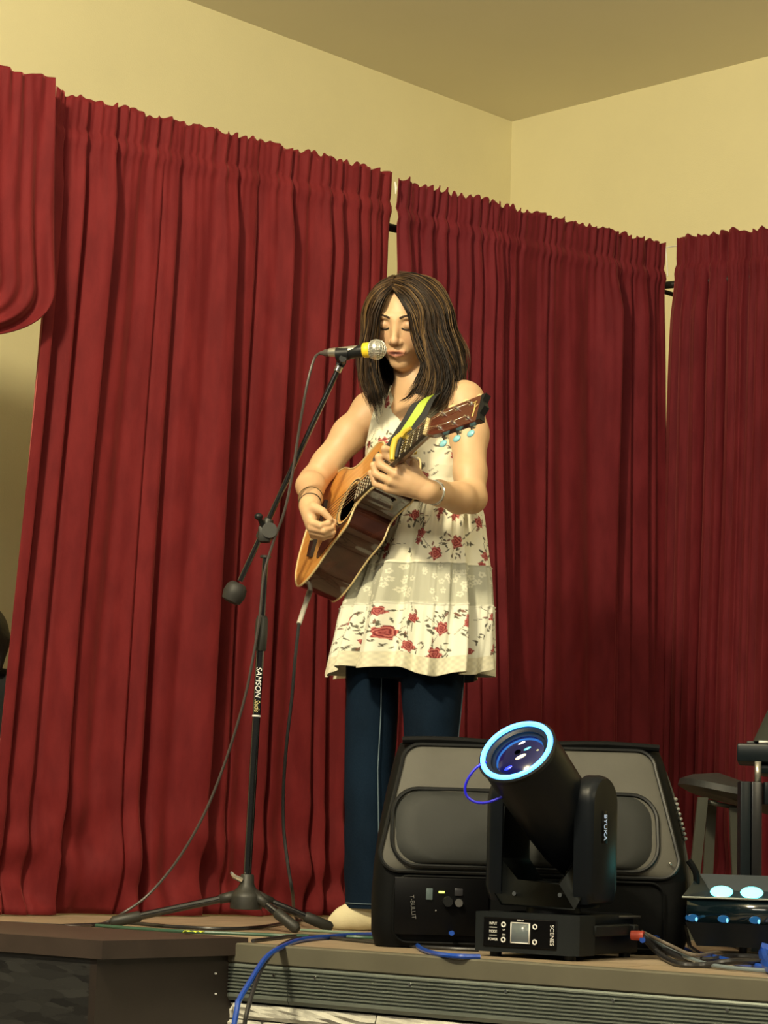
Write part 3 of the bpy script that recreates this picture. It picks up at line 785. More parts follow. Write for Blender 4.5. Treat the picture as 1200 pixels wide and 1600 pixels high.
Mv = lambda u, v: Mb @ frame((u, -.0042, z0+v), (0, 0, -1), (1, 0, 0), (0, -1, 0))
text_part('SCENES', .0125, Mv(U(856), Vv(1464)), WHITE, cpn, squash=.95)
for i, t in enumerate(('INPUT', '======', 'MODE', '======', 'POWER')):
    text_part(t, .0075 if i % 2 == 0 else .006, Mt(U(770), Vv(1450+6.3*i)), WHITE, cpn, squash=.85)
text_part('DISPLAY', .0042, Mt(sx, sy+.0245), WHITE, cpn)
text_part('UP', .0045, Mt(U(786), Vv(1459)), WHITE, cpn); text_part('DN', .0045, Mt(U(786), Vv(1467)), WHITE, cpn)
# yoke: U-shaped frame with chamfered corners
yw = .105; yz0 = z0+BH+.012; 
def yz(py): return PY(835, py, c_.y+.02).z-F
yb_ = yz(1417); yi = yz(1378); ytop = yz(1215); axis = yz(1262)
yt0 = .045; yt1 = .150       # front and back of the yoke
M = MB(); M.cyl((0, .11, z0+BH-.01), (0, .11, yb_+.01), .055, n=28); ob(M, 'pan_bearing', BLACK)
inner = .083
poly = [(-yw, axis), (-yw, yb_+.035), (-yw+.022, yb_), (yw-.022, yb_), (yw, yb_+.035), (yw, axis), (inner, axis), (inner, yi+.045), (inner-.035, yi), (-inner+.035, yi), (-inner, yi+.045), (-inner, axis)]
Mp = Matrix(((1, 0, 0, 0), (0, 0, 1, 0), (0, 1, 0, 0), (0, 0, 0, 1)))
def strip(M, polyA, y0_, y1_):
    n = len(polyA); a = [M.bm.verts.new((x, y0_, z)) for x, z in polyA]; b = [M.bm.verts.new((x, y1_, z)) for x, z in polyA]
    M.bm.faces.new(a); M.bm.faces.new(b[::-1])
    for k in range(n): M.bm.faces.new((a[k], a[(k+1) % n], b[(k+1) % n], b[k]))
M = MB()
strip(M, [(-yw+.022, yb_), (yw-.022, yb_), (inner-.035, yi), (-inner+.035, yi)], yt0, yt1)
for s_ in (-1, 1):
    strip(M, [(s_*yw, axis), (s_*yw, yb_+.035), (s_*inner, yi+.045), (s_*inner, axis)], yt0, yt1)
    strip(M, [(s_*yw, yb_+.035), (s_*(yw-.022), yb_), (s_*(inner-.035), yi), (s_*inner, yi+.045)], yt0, yt1)
bmesh.ops.remove_doubles(M.bm, verts=M.bm.verts[:], dist=1e-5)
M.bevel(.003, 2); ob(M, 'yoke', BLK)
yk = ml.children[-1]
# rounded arm covers, the outer one carries the lettering
for s in (-1, 1):
    prof2 = []
    cy = (yt0+yt1)/2; rr2 = (yt1-yt0)/2+.004
    for k in range(17):
        a = math.pi*k/16; prof2.append((cy+rr2*math.cos(a), axis+.012+rr2*1.0*math.sin(a)))
    prof2 += [(cy-rr2, yb_+.03), (cy-rr2*.8, yb_+.008), (cy+rr2*.8, yb_+.008), (cy+rr2, yb_+.03)]
    M = MB(); R = []
    for x, sc in ((inner, 1.0), (inner+.026, 1.0), (inner+.036, .94), (inner+.041, .86)):
        R.append([V(s*x, cy+(y-cy)*sc, axis-.03+(z-axis+.03)*(.5+.5*sc)) for y, z in prof2])
    M.rings(R); ob(M, 'arm_cover', BLK2)
    if s > 0: ac = ml.children[-1]
for px, py in ((804, 1398), (874, 1397)):
    x = (px-839)/798/.83; M = MB(); M.cyl((x, yt0+.001, yz(py)), (x, yt0-.003, yz(py)), .0045, n=12); ob(M, 'screw', CHROME)
M = MB(); M.cyl((inner+.01, yt0-.003, yz(1258)), (inner+.01, yt0+.004, yz(1258)), .003, n=10); ob(M, 'screw', CHROME)
xq = inner+.0415
M = MB(); M.box((xq, (yt0+yt1)/2-.004, axis-.035), (.0014, .022, .064)); ob(M, 'name_plate', AMP, ac)
text_part('BYUKA', .0165, Mb @ frame((xq+.0012, (yt0+yt1)/2-.004, axis-.035), (0, 0, -1), (0, 1, 0), (1, 0, 0)), mat('ice_blue_print', (.55, .68, .85), .4, emit=(.4, .55, .8), estr=.35), ac, label='pale blue lettering')
# head barrel on the tilt axis
vd = V(-.50, -.58, .64).normalized()
piv = PY(812, 1180, (Mb @ V(0, cy, axis)).y-.115)-vd*.185
lens_c = piv+vd*.185
tx = pr; ty = vd.cross(tx).normalized()
def barrel(prof_, n=40, sq=0.0):
    R = []
    for t, r in prof_:
        ring = []
        for k in range(n):
            a = 2*math.pi*k/n; ring.append(piv+vd*t+tx*(math.cos(a)*r)+ty*(math.sin(a)*r))
        R.append(ring)
    return R
M = MB(); M.rings(barrel([(.170, .0775), (.185, .0795), (.150, .0805), (.06, .0795), (.0, .0785), (-.07, .074), (-.125, .062), (-.138, .045)][1:])); M.build('head_housing', BLK2, ml)
hd = ml.children[-1]
M = MB(); M.rings(barrel([(.184, .0790), (.196, .0830), (.199, .0800), (.199, .0790), (.189, .060)]), cap=False); M.build('lens_hood', BLACK, hd)
RG = mat('blue_white_ring', (.1, .3, .9), .4, emit=(.06, .36, 1.0), estr=5.0)
def torus(M, c, x, y, R, r, n=56, m=12):
    M.tube([c+(x*math.cos(a)+y*math.sin(a))*R for a in np.linspace(0, 2*math.pi, n+1)[:-1]], r, m, closed=True)
M = MB(); torus(M, piv+vd*.199, tx, ty, .0725, .0052); M.build('light_ring', RG, hd, label='glowing pale blue light ring')
GLS = mat('lens_glass', (.55, .6, 1.0), .02, trans=1.0, ior=1.5, spec=.8)
M = MB(); R = []
for k in range(9):
    a = k/8*.95; r = .064*math.cos(a*math.pi/2*.98); R.append([piv+vd*(.172+.022*math.sin(a*math.pi/2))+tx*(math.cos(b)*r)+ty*(math.sin(b)*r) for b in np.linspace(0, 2*math.pi, 41)[:-1]])
M.rings(R, cap=False); M.build('lens', mat('lens_coating', (.003, .004, .05), .12, spec=.5), hd, label='dark violet front lens')
PATCH = [((.012, .012), .013, (1, .8, .45)), ((.034, .02), .006, (1, .95, .9)), ((.046, .028), .006, (1, 1, 1)), ((.018, -.010), .009, (.1, .5, .6)), ((.036, -.008), .007, (1, .8, .2)), ((-.002, -.026), .009, (1, .93, .85)), ((-.020, -.040), .005, (1, 1, .95)), ((-.006, .036), .014, (.02, .04, .9))]  # coloured glints on the lens, added as small glowing balls
M = MB(); R = [[piv+vd*z_+tx*(math.cos(b)*r_)+ty*(math.sin(b)*r_) for b in np.linspace(0, 2*math.pi, 41)[:-1]] for z_, r_ in ((.188, .069), (.180, .064), (.172, .063))]
M.rings(R, cap=False)
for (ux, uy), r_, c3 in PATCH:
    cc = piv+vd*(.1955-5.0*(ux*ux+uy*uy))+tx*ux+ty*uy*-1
    MB().ball((0, 0, 0), r_*.62, (1.5, .55, .25), frame(cc, (tx*.8+ty*.6), (ty*.8-tx*.6), vd), 12).build('lens_glint', mat('glint_glow', c3, .3, emit=c3, estr=1.2), hd)
M.build('lens_seat', mat('deep_blue_seat', (.004, .008, .10), .35, spec=.3), hd)
lc = hd.children[-1]
# thin blue loop beside the lens
wc = PY(762, 1214, (piv+vd*.199).y-.0)
wl_ = []
for a in np.linspace(0, 2*math.pi, 40)[:-1]:
    wl_.append(PY(770+44*math.cos(a)*1.0+4*math.sin(a), 1218-30*math.sin(a)-14*math.cos(a), piv.y-.10))
wl_ = [PY(x, y, piv.y-.10) for x, y in ((798, 1236), (780, 1247), (760, 1254), (742, 1253), (729, 1243), (727, 1228), (734, 1212), (746, 1198), (760, 1190))]
MB().tube([Vector(p) for p in spline(wl_, 6)], .0028, 8).build('blue_loop', mat('vivid_blue_loop', (.01, .01, .75), .3, coat=.5), hd, label='thin blue loop beside the lens')
# ================================================================== wash light at the right edge
YW = 4.55
a0 = PZ(1085, 1497, F); wdir = dE.copy(); wdir = V(.985, -.17, 0).normalized(); wn = V(wdir.y, -wdir.x, 0); wn = wn if wn.y < 0 else -wn
wl2 = empty('wash_light', (a0.x, a0.y, F), label='black trough-shaped wash light with cyan glowing cells at the right edge', cat='stage light')
Mw = frame(V(a0.x, a0.y, F), wdir, -wn, V(0, 0, 1))
LW = .36
def wz(py): return PY(1085, py, a0.y).z-F
zb_, z1_, z2_, zt_ = wz(1478), wz(1444), wz(1418), wz(1402)
def obw(M, name, m, parent=None, **k): return M.xf(Mw).build(name, m, parent or wl2, **k)
M = MB(); M.rings([[V(x0, y0, z) for x0, y0 in ((ins_, yf_), (LW-ins_*.2, yf_), (LW-ins_*.2, yb2), (ins_, yb2))] for ins_, yf_, yb2, z in ((.004, .012, .10, zb_), (-.018, -.004, .12, z1_), (-.020, -.006, .125, z1_+.004))])
obw(M, 'housing', BLK2)
# front band; blue reflections and glints on it are built as small glowing shapes
M = MB(); M.box((LW/2-.02, .002, (z1_+zt_)/2), (LW-.008, .012, zt_-z1_)); obw(M, 'front_band', mat('smoked_band', (.004, .010, .014), .12, coat=.6))
fb = wl2.children[-1]
for i, px in enumerate((1086, 1133, 1181, 1229, 1277)):
    x = (px-1085)/ (3550/a0.y)
    M = MB(); M.ball((x-.006, -.003, z1_+.013), .015, (1, .12, .62), n=16); obw(M, 'cell_reflection', mat('dim_blue_reflection', (.01, .06, .16), .15, emit=(.01, .13, .38), estr=.30), fb)
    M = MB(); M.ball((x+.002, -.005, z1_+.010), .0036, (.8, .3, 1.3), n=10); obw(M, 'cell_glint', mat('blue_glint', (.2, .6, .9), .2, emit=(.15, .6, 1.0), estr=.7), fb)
# open tray: rim, sloping back, floor
zbk = zt_+.045; yd = .13
def rimrow(z_, y_, i0): return [V(i0, y_, z_)]
rim = [V(-.026, -.008, zt_), V(.004, yd, zbk), V(LW, yd, zbk), V(LW+.02, -.008, zt_)]
M = MB(); M.tube(rim, .0022, 6, closed=True); obw(M, 'rim', mat('bright_edge', (.30, .33, .30), .3, .6))
inr = [V(.016, .012, zt_-.014), V(.026, yd-.025, zt_+.012), V(LW-.02, yd-.025, zt_+.012), V(LW, .012, zt_-.014)]
M = MB(); A_ = [M.bm.verts.new(p) for p in rim]; B_ = [M.bm.verts.new(p) for p in inr]
for k in range(4): M.bm.faces.new((A_[k], A_[(k+1) % 4], B_[(k+1) % 4], B_[k]))
M.bm.faces.new(B_)
o = obw(M, 'tray', mat('glossy_tray', (.010, .018, .024), .3), smooth=False)
md = o.modifiers.new('t', 'SOLIDIFY'); md.thickness = .003; md.offset = -1
M = MB(); bodypts = [[V(x_, y_, z_) for x_, y_ in ((-.018, .0), (LW+.01, .0), (LW+.01, .12), (-.018, .12))] for z_ in (z1_, zt_-.018)]
M.rings(bodypts); obw(M, 'housing_top', BLK2)
upn = V(0, -(.026), yd-.037).normalized()
for i, px in enumerate((1124, 1170, 1216, 1262, 1308)):
    x = (px-1085)/(3550/(a0.y+.05))
    M = MB(); c = V(x, .062, zt_+.012)
    M.ball((0, 0, 0), .0240, (1, 1.15, .22), Matrix.Translation(c) @ Matrix.Rotation(math.radians(24), 4, 'X'), 20)
    obw(M, 'light_cell', mat('cyan_cell', (.2, .8, .8), .2, emit=(.16, .95, .92), estr=2.6), label='glowing cyan cell')
for x in (.10, .30):
    M = MB(); M.cyl((x, .05, 0), (x, .05, zb_+.004), .009, n=12); obw(M, 'foot', BLACK)
for s_ in (-.0,):
    M = MB(); M.tube([V(.012, .07, .0+.004), V(-.012, .075, .02), V(-.024, .07, z1_-.005)], .005, 6); obw(M, 'bracket', CHROME)
pts = [PY(1198, 1478, a0.y-.02), PY(1194, 1492, a0.y-.04), PZ(1204, 1512, F+.012), PZ(1240, 1516, F+.012)]
MB().tube([Vector(p) for p in spline(pts, 6)], [.012]*19, 8).build('blue_strap', BLU, None, label='wide blue strap hanging under the wash light at the right edge', cat='strap')
# bundle of cables between the two lights
BD_ = 'cables bundled right of the moving head light'
src = PY(1003, 1462, c_.y+.10)
RED = mat('red_plug', (.5, .07, .04), .4)
for i, (m_, pts2, lb, r_) in enumerate((
    (BLU, ((1000, 1457, .05), (1030, 1467, .034), (1070, 1484, .006), (1120, 1497, .006), (1170, 1508, .006), (1230, 1515, .006)), 'thick blue cable in the bundle beside the moving head light', .0062),
    (CBL, ((1006, 1463, .05), (1035, 1482, .02), (1070, 1498, .006), (1110, 1500, .006), (1150, 1494, .006), (1230, 1500, .006)), 'black cable rising in a wave across the bundle', .0065),
    (CBL, ((1004, 1467, .04), (1030, 1490, .012), (1060, 1506, .006), (1100, 1508, .006), (1150, 1502, .016), (1240, 1506, .006)), 'lowest black cable of the bundle, sagging in front', .0062),
    (mat('grey_blue_cable', (.16, .20, .22), .4), ((1008, 1460, .05), (1050, 1486, .016), (1100, 1505, .008), (1150, 1513, .006), (1230, 1519, .006)), 'pale grey-blue cable in the bundle near the wash light', .0042),
    (mat('grey_cable', (.18, .15, .12), .4), ((1005, 1461, .05), (1045, 1476, .03), (1085, 1492, .018), (1130, 1488, .012), (1230, 1493, .006)), 'thin brownish grey cable on top of the bundle', .0036))):
    P = []
    for px, py, h_ in pts2: P.append(PZ(px, py, F+h_))
    P[0] = src+V(0, .004*(i-2), .004*(i-2))
    cable('bundled_cable', P, r_, m_, lb, group=BD_)
MB().cyl(src-V(.02, -.01, 0), src+V(.004, 0, 0), .010, n=14).build('power_plug', RED, None, label='small red plug at the right end of the moving head light base', cat='plug')

# ================================================================== keyboard, its stand and the chair at the right edge
SATB = mat('satin_dark_metal', (.007, .011, .014), .35, spec=.22)
OLIVE = mat('olive_grey_tube', (.075, .078, .062), .45, .3)
kb = PY(1151, 1190, 5.25)
KX = kb.x; kz0 = PY(1151, 1190, 5.25).z; kz1 = PY(1151, 1161, 5.25).z
kd = V(.985, -.17, 0).normalized(); kn_ = V(-kd.y, kd.x, 0)
def kb_mat(o_): return frame(o_, kd, kn_, V(0, 0, 1))
key = empty('keyboard', (kb.x+.3, kb.y, kz0), label='black electric keyboard whose end shows at the right edge', cat='keyboard')
Mk = kb_mat(kb)
M = MB(); M.box((.40, .14, (kz1-kz0)/2), (.80, .28, kz1-kz0), Mk, bev=.006); M.build('case', SATB, key)
for i in range(24):
    MB().box((.05+.0235*i+.011, .06, kz1-kz0+.004), (.0225, .12, .006), Mk).build('key', WHITE, key) if i < 24 else None
M = MB(); M.box((.40, .22, kz1-kz0+.007), (.76, .09, .014), Mk, bev=.004); M.build('top_panel', BLACK, key)
ks = empty('keyboard_stand', (kb.x+.3, kb.y, STAGE), label='black column stand under the keyboard at the right edge', cat='keyboard stand')
M = MB(); M.box((.40, .12, -.014), (.70, .20, .026), Mk, bev=.01); M.build('cradle', SATB, ks)
pz1 = PY(1175, 1221, 5.2).z; pxx = PY(1156, 1300, 5.2); pxy = PY(1191, 1300, 5.2)
wpo = pxy.x-pxx.x
cpo = V((pxx.x+pxy.x)/2, 5.22, 0)
M = MB(); M.box((cpo.x-wpo*.26, cpo.y, (STAGE+pz1)/2), (wpo*.46, .05, pz1-STAGE-.0), bev=.003); M.build('column', SATB, ks)
M = MB(); M.box((cpo.x+wpo*.26, cpo.y+.004, (STAGE+pz1)/2), (wpo*.48, .045, pz1-STAGE-.0), bev=.003); M.build('column', BLACKM, ks)
M = MB(); M.box((cpo.x+.26, cpo.y-.004, pz1-.026), (.46, .04, .052), bev=.004); M.build('cross_bar', SATB, ks)
M = MB(); t_ = PY(1184, 1222, 5.22); M.box((t_.x, t_.y, (t_.z+kz0)/2-.004), (.013, .013, kz0-t_.z+.01)); M.build('riser', mat('bare_metal', (.45, .43, .37), .35, .8), ks)
M = MB(); M.box((cpo.x+.26, cpo.y, STAGE+.012), (.56, .30, .022), bev=.004); M.build('base_plate', SATB, ks)
# draped bag on top of the keyboard
bt_ = PY(1196, 1150, 5.40); M = MB(); R = []
for t in np.linspace(0, 1, 14):
    w_ = (1-t)**.5*.115+.008; R.append([V(bt_.x+.098+w_*math.cos(a)*(1+.06*math.sin(3*a+4*t)), bt_.y+w_*.7*math.sin(a), kz1+.012+t*.19) for a in np.linspace(0, 2*math.pi, 29)[:-1]])
M.rings(R); M.build('soft_bag', mat('olive_grey_cloth', (.030, .034, .026), .8, bump=.3, bscale=30), None, label='dark olive cloth bag heaped on the keyboard at the right edge', cat='bag')
# chair
ch = PY(1125, 1238, 5.75)
chr_ = empty('chair', (ch.x+.02, ch.y, STAGE), label='grey-legged chair with a black padded seat behind the keyboard stand', cat='chair')
sz = ch.z-STAGE
M = MB(); R = []
for t, sc in ((-.032, .55), (-.026, .86), (-.012, 1.0), (.004, .97), (.014, .80), (.019, .45)):
    R.append([V(ch.x+.07+.17*sc*math.copysign(abs(math.cos(a))**.75, math.cos(a)), ch.y+.02+.17*sc*math.copysign(abs(math.sin(a))**.75, math.sin(a)), ch.z+t+.02*math.cos(a)*0-.03*math.cos(a)) for a in np.linspace(0, 2*math.pi, 41)[:-1]])
M.rings(R); M.build('seat', mat('black_padded_seat', (.018, .020, .020), .6, bump=.2, bscale=60), chr_)
legs = [((1098, 1246), (1083, 1392), 5.66), ((1147, 1262), (1153, 1400), 5.68), ((1160, 1255), (1180, 1400), 5.92), ((1112, 1250), (1104, 1400), 5.94)]
for (a, b, y_) in legs:
    p = PY(*a, y_); q2 = PY(*b, y_); d_ = (q2-p); q2 = p+d_*((STAGE-p.z)/d_.z)
    d_.normalize(); x_ = V(1, 0, 0); 
    M = MB(); M.rings([[c+V(sx_*.0125, sy_*.009, 0) for sx_, sy_ in ((-1, -1), (1, -1), (1, 1), (-1, 1))] for c in (p, q2)]); M.build('leg', OLIVE, chr_, smooth=False)
M = MB(); a_, b_ = PY(1140, 1258, 5.70), PY(1160, 1262, 5.70); M.tube([PY(1100, 1252, 5.67), PY(1150, 1262, 5.69)], .006, 6); M.build('seat_rail', OLIVE, chr_)
M = MB(); R = []
bx_ = ch.x+.24
# ================================================================== guitar
GH = PY(545, 785, 5.464)                     # centre of the sound hole
gn = V(-.885, -.33, .33).normalized(); ga = V(.44, -.85, .285); ga = (ga-gn*ga.dot(gn)).normalized(); gw = gn.cross(ga)
MG = frame(GH, ga, gw, gn)
gtr = empty('acoustic_guitar', tuple(GH), label='honey-coloured acoustic guitar with dark brown sides, held by the singer', cat='guitar')
def og(M, name, m, parent=None, **k): return M.xf(MG).build(name, m, parent or gtr, **k)
def wood(name, col, col2, rough=.25, coat=.5, st=(3, 90, 3)):
    m = mat(name, col, rough, noise=.9, nscale=1.0, stretch=st, coat=coat, col2=col2)
    for n in m.node_tree.nodes:
        if n.type == 'TEX_COORD':
            pass
    return m
SPR = wood('honey_spruce', (.62, .27, .055), (.68, .33, .08), rough=.3)
MAH = wood('dark_rosewood', (.036, .010, .006), (.055, .015, .008), rough=.14, coat=.7, st=(2, 22, 2))
EBO = mat('dark_fretboard', (.022, .015, .012), .4)
CREAM = mat('cream_binding', (.70, .55, .28), .4)
STL = mat('string_steel', (.75, .70, .55), .25, .9)
keyp = [(-.278, 0), (-.270, .075), (-.232, .138), (-.165, .162), (-.105, .154), (-.055, .127), (-.015, .113), (.03, .113), (.075, .122), (.112, .122), (.148, .100), (.168, .060), (.172, .028),
        (.172, -.026), (.13, -.029), (.085, -.031), (.056, -.042), (.044, -.064), (.034, -.082), (.0, -.094), (-.035, -.102), (-.075, -.120), (-.12, -.142), (-.175, -.153), (-.225, -.142), (-.262, -.095), (-.276, -.045)]
OUT = [(float(p[0]), float(p[1])) for p in spline(keyp, 7, closed=True)]
DEP = .098
def tri_plate(M, outer, hole, z, flip=False):
    a = [M.bm.verts.new((x, y, z)) for x, y in outer]; es = [M.bm.edges.new((a[i], a[(i+1) % len(a)])) for i in range(len(a))]
    h = []
    if hole:
        h = [M.bm.verts.new((x, y, z)) for x, y in hole]; es += [M.bm.edges.new((h[i], h[(i+1) % len(h)])) for i in range(len(h))]
    bmesh.ops.triangle_fill(M.bm, edges=es, use_beauty=True, normal=(0, 0, 1))
    return a, h
circ = lambda r, n=40, cx=0, cy=0: [(cx+r*math.cos(2*math.pi*k/n), cy+r*math.sin(2*math.pi*k/n)) for k in range(n)]
M = MB(); tri_plate(M, OUT, circ(.050), 0); o = og(M, 'soundboard', SPR, smooth=False)
# wood grain follows the guitar: store its own coordinates
def local_uv(o, m):
    me = o.data; uv = me.uv_layers.new(name='UVMap'); Mi = MG.inverted()
    for l in me.loops:
        p = Mi @ (me.vertices[l.vertex_index].co); uv.data[l.index].uv = (p.x+p.z*.3, p.y+p.z)
for m_ in (SPR, MAH):
    nt = m_.node_tree; tc = [n for n in nt.nodes if n.type == 'TEX_COORD'][0]; mp = [n for n in nt.nodes if n.type == 'MAPPING'][0]
    nt.links.new(tc.outputs['UV'], mp.inputs['Vector'])
local_uv(o, SPR); SB = o
M = MB(); M.rings([[V(x, y, z) for x, y in circ(.050)] for z in (0, -.003)], cap=False); og(M, 'sound_hole_edge', CREAM)
M = MB(); M.rings([[V(x, y, z) for x, y in OUT] for z in (-.001, -.03, -.065, -DEP)], cap=False); o = og(M, 'side', MAH); local_uv(o, MAH)
M = MB(); tri_plate(M, OUT, None, -DEP); o = og(M, 'back', MAH, smooth=False); local_uv(o, MAH)
for z in (0.0, -DEP):
    M = MB(); M.tube([V(x, y, z) for x, y in OUT], .0026, 6, closed=True); og(M, 'binding', CREAM)
# inside block seen through the hole
M = MB(); M.box((-.02, 0, -.088), (.12, .02, .004)); og(M, 'centre_brace', MAH)
for r, w_, m_ in ((.0555, .0016, CREAM), (.0600, .0022, EBO), (.0645, .0013, CREAM)):
    M = MB(); M.rings([[V(x, y, z) for x, y in circ(rr__)] for rr__, z in ((r-w_, .0001), (r-w_, .0009), (r+w_, .0009), (r+w_, .0001))], cap=False); og(M, 'rosette', m_, SB)
# pickguard: dark plate below the hole, towards the treble side
pgk = [(.040, -.052), (.020, -.070), (-.02, -.084), (-.07, -.096), (-.120, -.108), (-.135, -.088), (-.120, -.060), (-.098, -.050), (-.075, -.030), (-.064, -.018), (-.058, -.030), (-.045, -.045), (-.02, -.060), (.012, -.063)]
M = MB(); M.prism([(float(p[0]), float(p[1])) for p in spline(pgk, 4, closed=True)], .0002, .0016); og(M, 'pickguard', mat('tortoise_pickguard', (.050, .032, .012), .3, noise=.6, nscale=60, coat=.3), smooth=False)
# bridge, saddle, pins
SCL = .625
NUTX = .425; BRX = NUTX-.60
M = MB(); pb = [(BRX-.014, -.075), (BRX+.010, -.085), (BRX+.012, -.04), (BRX+.014, 0), (BRX+.012, .04), (BRX+.010, .085), (BRX-.014, .075), (BRX-.022, .03), (BRX-.022, -.03)]
M.prism(pb, .0, .009); og(M, 'bridge', EBO)
M = MB(); M.box((BRX+.004, -.0, .0105), (.003, .072, .005)); og(M, 'saddle', CREAM)
def sy_(i, x): # string i (0 bass .. 5 treble) lateral position
    t = (x-BRX)/(NUTX-BRX); return (-.5+i/5.0)*-(.056*(1-t)+.036*t)
for i in range(6):
    M = MB(); M.ball((BRX-.010, sy_(i, BRX), .010), .0032, n=8); og(M, 'bridge_pin', CREAM)
# neck, fretboard, frets
FBX0 = .054
def hw(x): t = (x-BRX)/(NUTX-BRX); return .0285*(1-t)+.0215*t
M = MB(); M.prism([(FBX0, -hw(FBX0)), (NUTX, -hw(NUTX)), (NUTX, hw(NUTX)), (FBX0, hw(FBX0))], .0005, .0075); og(M, 'fretboard', EBO, smooth=False)
FBO = gtr.children[-1]
R = []
for x in np.linspace(.165, NUTX+.002, 10):
    h = hw(x); d_ = .022-.004*(x-.165)/.27+ (.03*max(0, (.20-x)/.035)**2)
    R.append([V(x, h*math.cos(a), .0005-d_*math.sin(a)) for a in np.linspace(0, math.pi, 13)])
M = MB(); M.rings(R); og(M, 'neck', mat('reddish_neck', (.10, .030, .014), .25, coat=.5))
for k in range(1, 21):
    x = NUTX-.60*(1-2**(-k/12))
    if x < FBX0+.002: break
    M = MB(); M.tube([V(x, -hw(x)+.001, .0080), V(x, 0, .0084), V(x, hw(x)-.001, .0080)], .0011, 6); og(M, 'fret', STL, FBO)
M = MB(); M.box((NUTX+.003, 0, .004), (.007, 2*hw(NUTX)+.001, .014)); og(M, 'nut', CREAM)
for i in range(6):
    x1 = NUTX+.004
    M = MB(); M.tube([V(BRX-.008, sy_(i, BRX), .010), V(BRX+.004, sy_(i, BRX), .0135), V(x1, sy_(i, x1), .0118)], .0007+.00006*(5-i), 5); og(M, 'string', STL)
# headstock tilts back from the nut
tl = math.radians(19)
HM = Matrix.Translation((NUTX+.005, 0, .0045)) @ Matrix.Rotation(tl, 4, 'Y')
hp = [(0, -.0215), (.02, -.030), (.05, -.034), (.10, -.0355), (.155, -.037), (.172, -.036), (.166, -.018), (.176, 0), (.166, .018), (.172, .036), (.155, .037), (.10, .0355), (.05, .034), (.02, .030), (0, .0215)]
HEADM = mat('head_veneer', (.085, .018, .010), .2, coat=.7)
M = MB(); M.prism(hp, -.015, .0, HM).bevel(.0015, 1); og(M, 'headstock', HEADM, smooth=False)
HS = gtr.children[-1]
M = MB(); M.prism([(.160, -.036), (.1735, -.0358), (.168, -.018), (.178, 0), (.168, .018), (.1735, .0358), (.160, .036)], -.0158, .0006, HM); og(M, 'headstock_tip', BLACK, HS, smooth=False)
GOLD = mat('gold_inlay', (.75, .55, .2), .35, .5)
for b_ in (((.146, -.022), (.146, .016)), ((.146, .002), (.156, .010)), ((.139, .018), (.150, .020))):
    M = MB(); (x0, y0), (x1, y1) = b_; M.tube([HM @ V(x0, y0, .0012), HM @ V((x0+x1)/2+.002, (y0+y1)/2, .0012), HM @ V(x1, y1, .0012)], .0016, 6); og(M, 'inlay', GOLD, HS)
BLUE_BTN = mat('pale_blue_button', (.25, .58, .68), .2, coat=.6)  # pale blue, used on the lower row of tuner buttons
for s_ in (-1, 1):
    for k, x in enumerate((.045, .088, .131)):
        M = MB(); M.cyl(HM @ V(x, s_*.020, -.001), HM @ V(x, s_*.020, .011), .0032, .0028, 12).cyl(HM @ V(x, s_*.020, -.0005), HM @ V(x, s_*.020, .002), .0062, .0055, 14)
        M.cyl(HM @ V(x, s_*.030, -.019), HM @ V(x, s_*.046, -.019), .0022, n=8).box((x, s_*.026, -.020), (.012, .016, .009), HM)
        og(M, 'tuner', CHROME, HS)
        tn = HS.children[-1]
        M = MB(); M.ball((0, 0, 0), .0112, (1.0, .85, .45), HM @ Matrix.Translation((x, s_*.050, -.019)), 12); og(M, 'tuner_button', BLUE_BTN if s_ < 0 else CREAM, tn)
        i = (2-k) if s_ > 0 else 3+k
        M = MB(); M.tube([V(NUTX+.004, sy_(i, NUTX), .0118), HM @ V(x, s_*.018, .006)], .0006, 4); og(M, 'string', STL, HS)
# end pin and jack
M = MB(); M.cyl((-.278, -.0, -.05), (-.292, 0, -.05), .007, .009, 14); og(M, 'end_pin', CHROME)
M = MB(); M.cyl((-.258, -.085, -.05), (-.274, -.088, -.05), .009, .009, 14); og(M, 'output_jack', CHROME)
# capo clamped near the second-fifth fret
capx = .302
CY = mat('yellow_capo', (.62, .45, .05), .4)
cp_ = empty('capo', tuple(MG @ V(capx, 0, .02)), label='yellow capo clamped across the guitar neck above the fretting hand', cat='capo')
def oc(M, name, m, parent=None, **k): return M.xf(MG).build(name, m, parent or cp_, **k)
M = MB(); M.tube([V(capx, -.028, .016), V(capx, 0, .0175), V(capx, .027, .016)], [.0048, .0055, .005], 8); oc(M, 'rubber_pad', mat('capo_rubber', (.02, .02, .02), .6))
M = MB(); M.tube([V(capx-.004, -.036, .022), V(capx-.004, -.010, .027), V(capx-.004, .020, .027), V(capx-.004, .037, .018), V(capx-.004, .040, -.006), V(capx-.004, .026, -.024), V(capx-.004, .008, -.028)], [.006, .0075, .0078, .0085, .007, .006, .005], 10); oc(M, 'clamp_arm', CY)
M = MB(); M.tube([V(capx-.002, .034, .016), V(capx+.008, .046, .012), V(capx+.022, .050, .006)], [.008, .007, .005], 8); oc(M, 'lever', CY)
# strap: charcoal webbing with a fluorescent stripe, from the heel over the left shoulder
SG = mat('charcoal_webbing', (.022, .022, .022), .8, bump=.3, bscale=400); SY = mat('fluorescent_stripe', (.42, .55, .06), .6)
